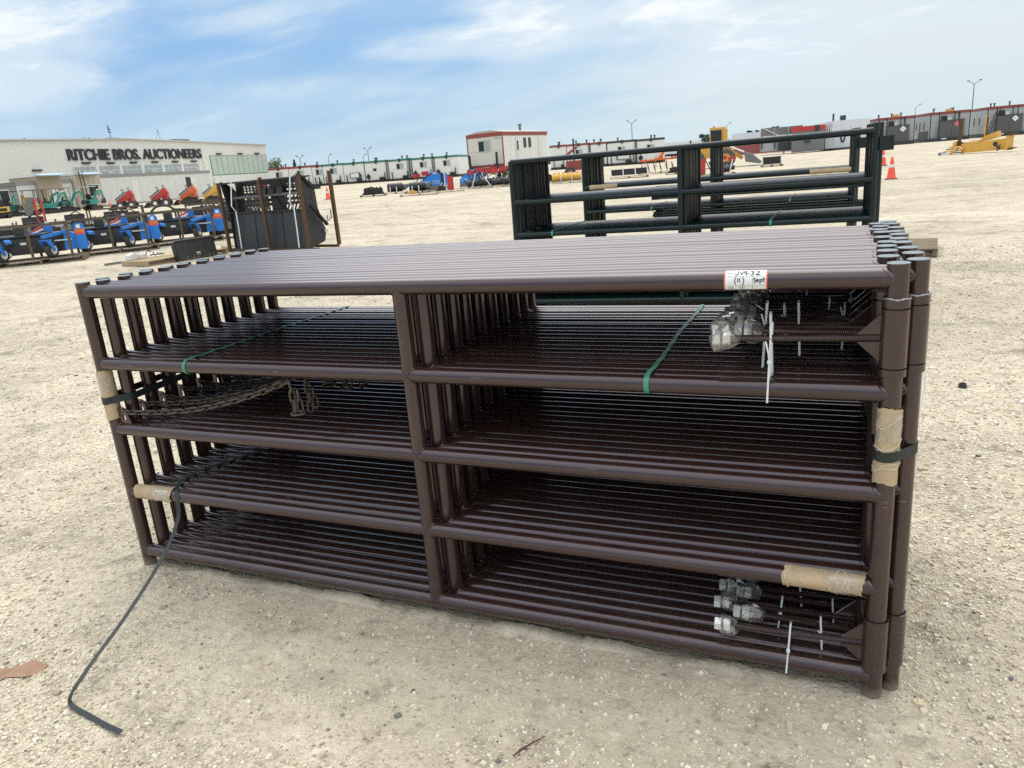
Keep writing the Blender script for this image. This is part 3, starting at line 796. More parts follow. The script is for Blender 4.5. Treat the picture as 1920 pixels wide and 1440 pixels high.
# litter
def litter():
    rg = random.Random(4)
    mb = MB(); vs = []; pts = [(-.10, -.07), (-.03, -.06), (.0, -.02), (.07, .0), (.10, .04), (.085, .085), (.02, .075), (-.03, .06), (-.06, .01), (-.12, -.02)]
    for (x, y) in pts: vs.append((x, y, .006+.012*math.sin(x*40)+rg.uniform(0, .006)))
    vs.append((0, 0.02, .018)); n = len(pts)
    mb.add(vs, [(i, (i+1) % n, n) for i in range(n)])
    o = mb.build('cardboard_scrap', mat('brown_scrap', (.33, .20, .13), .8, var=.35, vscale=30), loc=(.17, -.79, 0), smooth=0)
    o.modifiers.new('thickness', 'SOLIDIFY').thickness = .0025
    tag(o, 'torn brown cardboard scrap lying on the gravel', 'scrap')
    tag(MB().tube([(0, 0, .008), (.015, .028, .012), (.035, .062, .010), (.062, .10, .009)], [.0022, .003, .0025, .0015], 6).build('twig', mat('twig_bark', (.12, .035, .025), .7), loc=(2.10, -.585, 0)), 'thin reddish twig lying on bare silt before the gates', 'twig')
    tag(MB().tube([(0, 0, .010), (.03, .05, .014), (.065, .095, .012)], .0028, 6).build('straw', mat('dry_straw', (.55, .43, .24), .7), loc=(3.18, .44, 0)), 'pale straw lying on gravel right of the hinge posts', 'straw')
    o = MB().lathe([(.018, 0), (.026, 0), (.026, .012), (.023, .014), (.023, .026), (.016, .026), (.016, .004), (.018, 0)], 24).build('pipe_plug', BLACK, loc=(3.71, 3.30, .004)); tag(o, 'small black ribbed plastic plug lying on the open gravel', 'pipe plug')
    mb = MB()
    for i in range(14): mb.cbox((rg.uniform(-.06, .06), rg.uniform(-.06, .06), rg.uniform(.008, .02)), (rg.uniform(.01, .04), rg.uniform(.01, .03), .003), Matrix.Rotation(rg.uniform(-.5, .5), 4, 'X') @ RZ(rg.uniform(0, 3)))
    tag(mb.build('paper_scraps', PAPER, loc=(4.04, 3.02, .004), smooth=0), 'white shredded paper scraps at the edge of the open gravel', 'paper scraps', kind='stuff')
litter()
# ------------------------------------------------------------------ dark green gates behind
GR = .027; GL = 3.50; GZ = [1.690, 1.268, .925, .640, .405, .195]; GZT = 1.755; GXS = 1.77
g_rail = MB().tube([(0, 0, 0), (GL, 0, 0)], GR, 16, caps=False).mesh('rail', GREEN)
g_post = MB().tube([(0, 0, 0), (0, 0, GZ[0]+.004)], GR, 16).mesh('post', GREEN)
g_hpost = MB().tube([(0, 0, 0), (0, 0, GZT)], GR, 16).mesh('post', GREEN)
g_stile = [MB().tube([(0, 0, GZ[i+1]), (0, 0, GZ[i])], GR*.97, 14, caps=False).mesh('stile', GREEN) for i in range(5)]
g_loop = MB(); g_loop.prism([(.027, -.062), (.112, -.062), (.112, .062), (.027, .062)], -.030, -.022, 'y'); g_loop.prism([(.027, -.062), (.112, -.062), (.112, .062), (.027, .062)], .022, .030, 'y'); g_loop.box(.104, .112, -.022, .022, -.062, .062)
G_LOOP = g_loop.mesh('latch_box', GREEN)
g_bar = MB(); g_bar.tube([(0, 0, 0), (2.56, 0, 0)], .016, 8); g_bar.box(-.05, .05, -.018, .018, -.017, .017); g_bar.box(2.54, 2.60, -.018, .018, -.017, .017)
G_BAR = g_bar.mesh('brace_bar', GREEN)

def green_stack(org, rz, n, pitch, where, first, bars, grp, rng_seed):
    rg = random.Random(rng_seed); M = TR(*org) @ RZ(rz); out = []
    for i in range(n):
        x = rg.uniform(-.012, .012)+(0 if i % 2 == 0 else .03)
        P = M @ V(x if i else 0, i*pitch, 0)
        lab = first if i == 0 else ORD[i] + ' dark green pipe gate back in ' + where
        g = thing('green_gate', lab, 'gate', P, rz, grp)
        for z in GZ: obj('rail', g_rail, g, (0, 0, z))
        obj('post', g_post, g); obj('hinge_post', g_hpost, g, (GL, 0, 0))
        for me in g_stile: obj('stile', me, g, (GXS, 0, 0))
        if i in (0, 1): obj('latch_box', G_LOOP, g, (GL, 0, GZ[0]-.115))
        if bars and i < 5:
            for z in (1.20, 1.165, 1.13, 1.095, 1.06, .865, .83, .795, .76, .725): obj('brace_bar', G_BAR, g, (1.02+rg.uniform(-.02, .02), 0, z))
        out.append(g)
    return M
MA = green_stack((-.30, 5.40, 0), .030, 20, .056, 'the nearer green stack', 'front dark green gate of the stack right behind the brown one', False, 'dark green gates in the nearer stack', 21)
MBk = green_stack((-.42, 8.30, 0), .030, 18, .056, 'the farther green stack', 'front dark green gate of the farther stack, with a cardboard sleeve', True, 'dark green gates in the farther stack', 22)
def green_strap(M, x, z, depth, label):
    mb = MB(); r = GR+.003; pts = []
    for k in range(9):
        a = -math.pi/2-math.pi*k/8; pts.append(M @ V(x, r*math.cos(a), z+r*math.sin(a)))
    pts += [M @ V(x+.05*f, depth*f, z+r+.002) for f in (.25, .5, .75, 1)]
    pts += [M @ V(x+.05, depth+r, z), M @ V(x+.05, depth, z-r), M @ V(x+.02, depth*.5, z-r-.01), M @ V(x, 0, z-r)]
    mb.ribbon(pts, (1, 0, 0), .022, .0015)
    tag(mb.build('green_strap', GSTRAP), label, 'strap')
green_strap(MA, .42, GZ[2], 19*.056, 'green strap on the left part of the nearer green stack')
green_strap(MA, 2.62, GZ[2], 19*.056, 'green strap on the right part of the nearer green stack')
green_strap(MBk, .95, GZ[2], 17*.056, 'green strap on the left part of the farther green stack')
green_strap(MBk, 2.75, GZ[2], 17*.056, 'green strap on the right part of the farther green stack')
def sleeve_on(M, x0, x1, z, y, label):
    P0, P1 = M @ V(x0, y, z), M @ V(x1, y, z); d = (P1-P0)
    pts = [P0+d*(i/8) for i in range(9)]
    tag(MB().tube(pts, [(GR+.006)*(1+.06*math.sin(i*2.1)) for i in range(9)], 14).build('cardboard_wrap', CARD), label, 'cardboard')
sleeve_on(MBk, .08, .48, GZ[1], 0, 'cardboard sleeve on the left end of the farther green stack')
sleeve_on(MBk, 2.98, 3.46, GZ[1]-.0, 0, 'cardboard sleeve on the right end of the farther green stack')

# two loose dark posts leaning at the left end of the green stack
for i, (x, y, h, z0) in enumerate(((-.62, 6.1, 1.62, 0), (-.50, 5.92, 1.58, 0))):
    tag(MB().tube([(0, 0, z0), (.02, 0, h)], .022, 12).build('steel_post', GREEN, loc=(x, y, 0)), ('thin dark post left of the nearer green stack' if i == 0 else 'second thin dark post, touching the nearer green stack'), 'post')

# ------------------------------------------------------------------ pallets
PLANK = MB().box(-.5, .5, -.045, .045, 0, .018).mesh('plank', WOOD)
BLOCK = MB().box(-.5, .5, -.02, .02, 0, .09).mesh('runner', WOOD)
PLANK2 = MB().box(-.5, .5, -.045, .045, 0, .018).mesh('plank', OLDWOOD)
BLOCK2 = MB().box(-.5, .5, -.02, .02, 0, .09).mesh('runner', OLDWOOD)
def pallet(x, y, rz, w, d, label, old=False, n=7, group='wooden pallets in the yard', tiltx=0):
    p = thing('pallet', label, 'pallet', (x, y, H(x, y)), rz, group)
    if tiltx: p.rotation_euler = (tiltx, 0, rz)
    pl, bl = (PLANK2, BLOCK2) if old else (PLANK, BLOCK)
    for i in range(n):
        o = obj('plank', pl, p, (0, -d/2+.05+(d-.1)*i/(n-1), .108+rnd.uniform(-.002, .002)), (0, 0, rnd.uniform(-.006, .006))); o.scale = (w, min(1.5, (d/n)/.105), 1)
    for i in range(3):
        o = obj('runner', bl, p, (-w/2+.03+(w-.06)*i/2, 0, .018), (0, 0, math.pi/2)); o.scale = (d, 1.4, 1)
    for yy in (-d/2+.05, 0, d/2-.05):
        o = obj('plank', pl, p, (0, yy, 0)); o.scale = (w, 1, 1)
    return p
pallet(3.72, 9.95, -.10, 1.0, 1.15, 'empty weathered pallet on open gravel behind the hinge posts', True, 8)

# ------------------------------------------------------------------ traffic cones
def make_cone():
    c = thing('traffic_cone', '', 'cone'); c['category'] = 'cone'
    MB().box(-.19, .19, -.19, .19, 0, .03).build('base', RUBBER, c)
    MB().lathe([(.155, .03), (.145, .05), (.110, .28), (.0905, .40)], 20).build('cone_body', CONEO, c)
    MB().lathe([(.0915, .40), (.0745, .50)], 20).build('reflective_band', WHITE, c)
    MB().lathe([(.0735, .50), (.033, .74), (.026, .75), (.0, .75)], 20).build('cone_body', CONEO, c)
    return c
cone0 = make_cone()
CONES = [((4.72, 30.4), 'orange cone right of the green latch box, largest of the cones', 1.1), ((5.1, 45.2), 'orange cone half hidden by the green latch box', 1.15), ((5.12, 61.4), 'small orange cone framed inside the green gate ends', 1.25),
         ((-31.98, 44.9), 'orange cone beside the black bucket with rusty posts', 1.2), ((-71.0, 58.2), 'orange cone left of the red mini loaders', .95), ((-70.0, 55.9), 'small orange cone beside the teal excavator', .8)]
for i, ((x, y), lab, s) in enumerate(CONES):
    c = cone0 if i == 0 else copy_tree(cone0)
    c.location = (x, y, H(x, y)); c.scale = (s, s, s); c['label'] = lab; c['group'] = 'orange traffic cones'

# ------------------------------------------------------------------ black bucket strapped between rusty posts
def bucket():
    o = Vector((-11.75, 13.22, H(-11.7, 13.2)+.02)); rz = math.atan2(12.60-13.22, -8.75+11.75)
    b = thing('grapple_bucket', 'black slotted loader bucket standing upright between rusty posts', 'bucket', o, rz); b.scale = (1.31, 1, 1)
    W = 2.45; X0 = .12
    tilt = Matrix.Rotation(math.radians(-4), 4, 'X')
    # lower smooth back sheet, in three panels with recessed seams
    xs = [X0, X0+.70, X0+1.52, X0+W-.28]
    for i in range(3):
        MB().box(xs[i]+.012, xs[i+1]-.012, -.02, .01, .06, .98, tilt).build('back_panel', DGREY, b)
    MB().box(X0, X0+W-.28, .012, .04, .05, .97, tilt).build('back_sheet', BLACK, b)
    MB().prism([(-.03, .985), (-.02, .96), (.24, .93), (.24, .955)], X0, X0+W-.28, 'x').build('fold_lip', DGREY, b)
    # slotted upper sheets: real openings, slanting slots
    def slotted(z0, z1, y, rows, name, slant):
        mb = MB(); xa, xb = X0+.05, X0+W-.30; sp = .105
        zz = [z0]
        for r_ in rows: zz += [r_[0], r_[1]]
        zz.append(z1)
        for i in range(len(zz)-1):
            a, b_ = zz[i], zz[i+1]
            if i % 2 == 0: mb.box(xa, xb, y-.008, y+.008, a, b_); continue
            lo, hi, gaps = rows[i//2][2], rows[i//2][3], rows[i//2][4]
            n = int((xb-xa)/sp); dx = slant*(b_-a)
            for k in range(n):
                c0 = xa+k*sp; f = (k+.5)/n
                solid = any(g0 <= f <= g1 for g0, g1 in gaps)
                w = sp if solid else sp*.40
                sgn = -1 if f < .5 else 1
                d_ = 0 if solid else dx*sgn
                mb.hexa([V(c0, y-.008, a), V(c0+w, y-.008, a), V(c0+w, y+.008, a), V(c0, y+.008, a), V(c0+d_, y-.008, b_), V(c0+w+d_, y-.008, b_), V(c0+w+d_, y+.008, b_), V(c0+d_, y+.008, b_)])
        mb.build(name, BLACK, b)
    gp = [(0, .10), (.50, .70), (.99, 1)]
    slotted(.94, 1.40, .22, [(.97, 1.09, 0, 0, gp), (1.16, 1.195, 0, 0, gp), (1.265, 1.375, 0, 0, gp)], 'slotted_sheet', .55)
    slotted(1.40, 1.70, .24, [(1.435, 1.47, 0, 0, gp), (1.495, 1.535, 0, 0, gp), (1.56, 1.60, 0, 0, gp)], 'slotted_sheet', .5)
    MB().box(X0, X0+W-.28, -.12, .36, 1.70, 1.735).build('top_flange', DGREY, b)
    MB().tube([(X0+.05, .12, 1.33), (X0+W-.3, .12, 1.36)], .035, 12).build('cross_tube', GREY, b)
    for x in (1.15, 1.38, 1.62): MB().prism([(x-.10, 1.36), (x+.06, 1.36), (x+.10, 1.52), (x-.06, 1.54)], .08, .13, 'y').build('hook_bracket', DGREY, b)
    for x in (1.05, 1.45): MB().bar((x, .10, 1.0), (x+(.12 if x < 1.2 else -.12), .16, 1.33), .04, .04).build('brace', BLACK, b)
    side = [(-.14, 1.76), (.02, 1.72), (.40, 1.40), (.42, .80), (.58, .42), (.50, .16), (.05, .04), (-.03, .05), (-.02, 1.0)]
    MB().prism(side, X0-.03, X0, 'x').build('side_plate', BLACK, b)
    MB().prism(side, X0+W-.28, X0+W-.245, 'x').build('side_plate', DGREY, b)
    MB().prism([(.0, 1.76), (.35, 1.5), (.55, 1.46), (.55, 1.40), (.3, 1.40)], X0+W-.24, X0+W-.20, 'x').build('side_gusset', BLACK, b)
    xr = X0+W-.16
    MB().bar((xr, .1, 1.05), (xr+.03, .5, .55), .06, .05).build('cylinder', BLACK, b)
    MB().tube([(xr, .12, 1.30), (xr+.06, .2, 1.05), (xr+.05, .32, .75), (xr+.12, .40, .62), (xr+.22, .44, .72), (xr+.21, .46, .90)], .011, 7).build('hose', RUBBER, b)
    MB().tube([(xr-.03, -.02, 1.1), (xr+.0, .05, .85), (xr+.10, .2, .66), (xr+.20, .3, .64), (xr+.25, .3, .78)], .010, 7).build('hose', RUBBER, b)
    MB().tube([(xr+.05, .1, 1.43), (xr+.12, .14, 1.36), (xr+.02, .1, 1.22)], .010, 7).build('hose', RUBBER, b)
    MB().lathe([(0, 0), (.05, 0), (.05, .02), (0, .02)], 16, TR(xr-.05, .53, .40) @ Matrix.Rotation(math.pi/2, 4, 'Y')).build('pin', ZINC, b)
    MB().tube([(xr+.10, .40, .92), (xr+.21, .46, .93)], .014, 8).build('coupler', ZINC, b)
    fr = thing('post_frame', 'rusty steel post frame holding the upright black bucket', 'frame', o, rz); fr.scale = (1.31, 1, 1)
    MB().box(-.1, W+.15, -.08, -.02, 0, .06).build('base_rail', RUST, fr); MB().box(-.1, W+.15, .55, .61, 0, .06).build('base_rail', RUST, fr)
    for (x, y, h) in ((.0, -.11, 1.74), (1.30, -.14, 1.74), (2.40, -.12, 1.80), (2.62, .58, 1.80), (.60, .60, 1.80), (1.75, .60, 1.80)):
        MB().box(x-.032, x+.032, y-.032, y+.032, .06, h).build('post', RUST, fr)
    for x, lab in ((.50, 'white strap over the upright black bucket, nearer the blue machines'), (2.24, 'white strap over the upright black bucket, nearer the cone')):
        mb = MB(); mb.ribbon([(x-.03, -.15, 1.74), (x-.13, -.17, 1.15), (x-.14, -.06, 1.0), (x-.15, -.06, .55), (x-.17, -.06, .06)], (1, 0, 0), .035, .004)
        mb.ribbon([(x-.03, -.15, 1.74), (x-.02, .38, 1.742)], (1, 0, 0), .035, .004)
        st = mb.build('white_strap', WHITEPL, loc=o, rot=(0, 0, rz)); st.scale = (1.31, 1, 1); tag(st, lab, 'strap')
bucket()

# ------------------------------------------------------------------ dark mounting plate and hydraulics on a pallet
pp = pallet(-12.25, 11.75, 1.43, 2.3, 1.0, 'pale pallet under the dark steel mounting plate', False, 7)
def mount_plate():
    x, y = -11.55, 11.80; d = thing('mount_plate', 'dark grey flat mounting plate with a square hole, leaning on its pallet', 'plate', (x, y, H(x, y)), 1.45)
    d.rotation_euler = (math.radians(-9), 0, 1.45)
    W, h = 1.12, .50
    mb = MB()
    for (a, b_, c, e) in ((-W/2, -.03, .06, h), (.10, W/2, .06, h), (-.03, .10, .18, h), (-.03, .10, .06, .10)): mb.box(a, b_, -.012, .012, c, e)
    mb.build('plate', DGREY, d); MB().box(-W/2, W/2, -.05, .012, h, h+.03).build('top_lip', GREY, d)
    MB().prism([(-.012, .06), (.14, .02), (.14, h-.1), (-.012, h)], W/2-.015, W/2+.006, 'x').build('side_rib', BLACK, d)
    MB().prism([(-.012, .06), (.14, .02), (.14, h-.1), (-.012, h)], -W/2-.006, -W/2+.015, 'x').build('side_rib', BLACK, d)
    for s in (-.36, -.18): MB().bar((s, -.06, .03), (s+.05, -.02, .10), .012, .03).build('foot_tab', GREY, d)
    for s in (.28, .40): MB().bar((s, -.06, .03), (s+.05, -.02, .10), .012, .03).build('foot_tab', GREY, d)
mount_plate()
def hyd_parts():
    x, y = -12.75, 11.15; g = H(x, y)+.128
    d = thing('hydraulic_coupler', 'bare galvanised bracket and hose fittings lying on the pale pallet', 'fittings', (x, y, g), 1.3)
    MB().box(-.25, .1, -.08, .08, 0, .10).build('channel', ZINC, d); MB().box(-.23, .12, -.055, .055, .01, .09).build('channel_hollow', BLACK, d)
    MB().prism([(-.35, 0), (-.18, 0), (-.1, .09), (-.2, .16), (-.33, .10)], -.12, .10, 'y').build('bracket', ZINC, d)
    for i in range(5): MB().cyl((-.05+.09*i, -.1+.05*(i % 2), .04), (.02+.09*i, .02, .10), .022, 8).build('fitting', ZINC, d)
    MB().tube([(.1, 0, .05), (.25, .12, .16), (.42, .08, .05), (.55, -.06, .04), (.4, -.15, .05), (.2, -.08, .06)], .014, 7).build('hose', RUBBER, d)
    x, y = -13.5, 11.2; o = MB().box(-.42, .42, -.03, .03, 0, .05).build('steel_bar', GREY, loc=(x, y, H(x, y)+.01), rot=(0, 0, 1.25)); tag(o, 'grey square steel bar lying by the pale pallet', 'bar')
    x, y = -11.6, 13.9; d = thing('galvanised_fittings', 'bare galvanised fittings on a pallet behind the dark mounting plate', 'fittings', (x, y, H(x, y)+.128), .4)
    for i in range(6): MB().cyl((-.4+.14*i, -.08+.1*(i % 2), .03), (-.3+.14*i, .05, .12), .03, 8).build('fitting', ZINC, d)
    MB().tube([(-.2, 0, .05), (.1, .1, .17), (.3, -.05, .05), (.1, -.16, .05)], .016, 7).build('hose', GREY, d)
hyd_parts()
pallet(-11.9, 13.95, .9, 1.3, 1.0, 'pallet of galvanised fittings behind the dark mounting plate', False, 7)

# ------------------------------------------------------------------ blue mowers in crates
STICK = ORANGE
def make_mower():
    """front of the deck faces -y; x runs along its width"""
    m = thing('rotary_mower', '', 'mower')
    MB().prism([(-.30, .14), (.42, .14), (.48, .55), (.30, .66), (-.24, .62), (-.32, .48)], -.95, .62, 'x').build('deck', BLACK, m)
    MB().box(-.97, .64, -.30, -.20, .60, .64).build('top_angle', DGREY, m)
    MB().prism([(-.42, .30), (-.10, .26), (-.05, .36), (-.40, .40)], -.335, -.318, 'y').build('cover_plate', DGREY, m)
    MB().box(-.42, -.28, -.352, -.337, .40, .46).build('label', PAPER, m)
    for cx, side in ((-.86, 1), (.30, 1)):
        w = obj('caster_wheel', None, m, (cx, -.55, .21), (0, 0, math.radians(62)))
        MB().lathe([(.115, -.075), (.185, -.078), (.208, -.05), (.212, 0), (.208, .05), (.185, .078), (.115, .075), (.115, -.075)], 24, Matrix.Rotation(math.pi/2, 4, 'X')).build('tyre', RUBBER, w)
        MB().lathe([(0, -.055), (.07, -.06), (.118, -.076), (.118, .076), (.07, .06), (0, .055)], 20, Matrix.Rotation(math.pi/2, 4, 'X')).build('rim', WHITE, w)
        f = obj('caster_fork', None, m, (cx, -.55, .21), (0, 0, math.radians(62)))
        for s in (-.10, .10):
            MB().prism([(-.03, -.03), (.04, -.02), (-.08, .27), (-.26, .27), (-.24, .22)], s-.009, s+.009, 'y').build('fork_arm', BLUE, f)
        MB().box(-.27, -.05, -.11, .11, .255, .275).build('fork_top', BLUE, f)
    MB().bar((-.62, -.62, .50), (-.78, -.15, .56), .13, .07).build('caster_arm', BLUE, m)
    MB().bar((.16, -.72, .56), (.78, -.35, .66), .10, .075).build('caster_arm', BLUE, m)
    MB().prism([(.60, .16), (.86, .16), (.88, .58), (.80, .64), (.64, .60)], -.40, -.05, 'y').build('end_box', BLUE, m)
    pl = obj('side_shield', None, m, (1.02, -.28, .14))
    MB().prism([(-.13, .05), (-.08, 0), (.08, 0), (.13, .05), (.13, .62), (.08, .70), (-.08, .70), (-.13, .62)], -.02, .02, 'y').build('shield_plate', BLUE, pl)
    MB().box(-.128, .128, -.0235, -.0205, .40, .54).build('orange_sticker', STICK, pl)
    MB().box(-.128, .128, -.0245, -.024, .41, .44).build('sticker_band', REDPRINT, pl)
    lt = MB()
    for i, (w, h) in enumerate(((.022, .05), (.016, .035), (.016, .04), (.02, .035), (.024, .05), (.018, .035), (.018, .035), (.016, .05))):
        x = -.105+.027*i; lt.box(x, x+w*.45, -.0246, -.0241, .46, .46+h); lt.box(x+w*.45, x+w, -.0246, -.0241, .46+h*.55, .46+h)
    lt.build('sticker_print', YELLOW, pl)
    MB().box(-.055, .04, -.0245, -.0205, .56, .66).build('paper_label', PAPER, pl)
    MB().lathe([(0, 0), (.085, 0), (.085, .05), (0, .05)], 16, TR(-.75, -.36, .16) @ Matrix.Rotation(math.pi/2, 4, 'X')).build('roller_end', WHITE, m)
    # gearbox, hoses and a red and white guard on top
    MB().box(-.55, -.30, -.1, .2, .64, .84).build('gearbox', DGREY, m)
    MB().tube([(-.4, 0, .84), (-.2, -.1, .95), (.1, 0, .92), (.35, .1, .80)], .022, 8).build('hose', RUBBER, m)
    MB().bar((-.18, -.16, .66), (.12, -.05, .82), .09, .05).build('guard', RED, m); MB().bar((-.12, -.20, .66), (.16, -.12, .76), .05, .04).build('guard_stripe', WHITE, m)
    MB().box(-.30, .10, -.22, -.12, .645, .68).build('blue_cover', BLUE, m); MB().box(.16, .34, -.05, .15, .66, .86).build('motor', BLUE, m)
    MB().lathe([(0, 0), (.05, 0), (.05, .09), (0, .09)], 12, TR(.25, .05, .86)).build('motor_cap', ZINC, m)
    for x in (.66, .78): MB().cyl((x, -.3, .60), (x-.05, -.28, .78), .010, 8).build('pin_rod', ZINC, m)
    MB().box(.40, .80, -.46, -.30, .42, .45).build('white_plate', WHITE, m)
    return m
def make_crate():
    c = thing('crate_frame', '', 'crate')
    def post(x, y, z0, z1): MB().box(x-.03, x+.03, y-.03, y+.03, z0, z1).build('crate_post', RUSTB, c)
    for x in (-1.05, -.15, .78): post(x, -.66, .13, .98)
    for x in (-1.05, -.15, .78): post(x, .60, .13, .98)
    MB().box(-1.10, .85, -.70, -.63, .98, 1.04).build('crate_rail', RUSTB, c); MB().box(-1.10, .85, .57, .64, .98, 1.04).build('crate_rail', RUSTB, c)
    for x in (-1.05, .78): MB().box(x-.03, x+.03, -.63, .57, .985, 1.035).build('crate_rail', RUSTB, c)
    return c
RUSTB = mat('crate_steel', (.105, .080, .052), .6, .2, var=.3, vscale=8)
mow0, crate0 = make_mower(), make_crate()
# row line measured along the front of the crates
rowd = Vector((-15.75+17.45, 16.3-10.85, 0)).normalized(); rzrow = math.atan2(rowd.y, rowd.x)-.62
MOW = [((-17.12, 11.75), 'blue and black rotary mower in the crate nearest the photo edge'), ((-16.80, 13.95), 'blue and black rotary mower in the middle crate'), ((-16.25, 16.0), 'blue and black rotary mower beside the upright black bucket')]
for i, ((x, y), lab) in enumerate(MOW):
    z = H(x, y)
    m = mow0 if i == 0 else copy_tree(mow0); c = crate0 if i == 0 else copy_tree(crate0)
    rz = math.radians(46)+.04*i
    for o, dz in ((m, .128), (c, 0)): o.location = (x, y, z+dz); o.rotation_euler = (0, 0, rz)
    m.location = Vector((x, y, z+.128)) 
    m['label'] = lab; m['group'] = 'blue rotary mowers in crates'
    c['label'] = ['brown steel crate frame round the mower nearest the photo edge', 'brown steel crate frame round the middle blue mower', 'brown steel crate frame round the mower beside the black bucket'][i]; c['group'] = 'brown crate frames'
    pallet(x, y, rz, 2.1, 1.35, ['pallet under the blue mower nearest the photo edge', 'pallet under the middle blue mower', 'pallet under the blue mower beside the black bucket'][i], True, 7)

# second row of black attachments behind the mowers
def skid_attachment(x, y, rz, label, seed, w=1.7, red=False, frame=True):
    rg = random.Random(seed); a = thing('loader_attachment', label, 'attachment', (x, y, H(x, y)), rz, 'black attachments behind the blue mowers')
    MB().prism([(-.35, .14), (.40, .14), (.35, .50), (.05, .62), (-.38, .45)], -w/2, w/2, 'x').build('body', BLACK, a)
    MB().box(-w*.25, w*.25, -.05, .1, .55, .90).build('quick_plate', DGREY, a)
    MB().box(-w*.30, -w*.05, -.42, -.38, .30, .52).build('panel', GREY, a)
    MB().tube([(-.2, 0, .85), (.1, -.2, 1.02), (.4, 0, .80)], .025, 8).build('hose', RUBBER, a)
    MB().bar((-w*.5, -.3, .14), (-w*.5, .2, .72), .06, .06).build('arm', BLACK, a); MB().bar((w*.5, -.3, .14), (w*.5, .2, .72), .06, .06).build('arm', BLACK, a)
    if red:
        for s in (-.13, .13): MB().box(s-.035+.35, s+.035+.35, -.1, -.02, .2, 1.62).build('red_mast', RED, a)
        for z in (.4, .7, 1.0, 1.3, 1.55): MB().box(.22, .48, -.09, -.03, z, z+.04).build('mast_rung', RED, a)
        MB().prism([(-.1, .8), (.25, 1.45), (.25, 1.7), (-.05, 1.72), (-.25, 1.2)], .0, .12, 'y').build('mast_arm', GREY, a)
    if frame:
        for sx in (-w/2-.1, 0, w/2+.1):
            for sy in (-.5, .5): MB().box(sx-.03, sx+.03, sy-.03, sy+.03, 0, 1.0).build('crate_post', RUSTB, a)
        for sy in (-.5, .5): MB().box(-w/2-.13, w/2+.13, sy-.03, sy+.03, 1.0, 1.06).build('crate_rail', RUSTB, a)
    return a
skid_attachment(-30.2, 18.5, .8, 'black attachment with grey panel, behind the mower at the photo edge', 1, 2.4, False, False)
skid_attachment(-28.7, 19.7, .8, 'black attachment with tall red mast behind the blue mowers', 2, 1.6, True, False)
skid_attachment(-26.9, 20.3, .8, 'low black attachment right of the red mast', 6, 1.5, False, False)
skid_attachment(-25.6, 21.3, .8, 'crated dark attachment behind the gap between two blue mowers', 3, 1.9, False, True)
skid_attachment(-22.2, 24.6, .8, 'crated black attachment behind the middle blue mower', 4, 2.0, False, True)
skid_attachment(-22.9, 19.6, .8, 'low black attachment in front of the crated ones', 8, 1.7, False, False)
skid_attachment(-20.9, 21.6, .8, 'low black attachment between two crates', 9, 1.8, False, False)
skid_attachment(-19.4, 20.6, .8, 'crated black attachment right behind the mower by the bucket', 10, 1.8, False, True)
skid_attachment(-31.6, 17.2, .8, 'wide black attachment farthest toward the photo edge', 11, 2.4, False, True)
skid_attachment(-15.4, 17.6, .8, 'crated black attachment with grey panel, just left of the rusty posts', 5, 1.7, False, True)
tag(MB().tube([(-.35, 0, 0), (-.2, 0, .13), (0, 0, .18), (.2, 0, .13), (.35, 0, 0)], .035, 8).build('rubber_hose', RUBBER, loc=(-16.6, 15.6, H(-16.6, 15.6)+1.04), rot=(0, 0, .9)), 'black hose arched over the brown crate rails', 'hose')
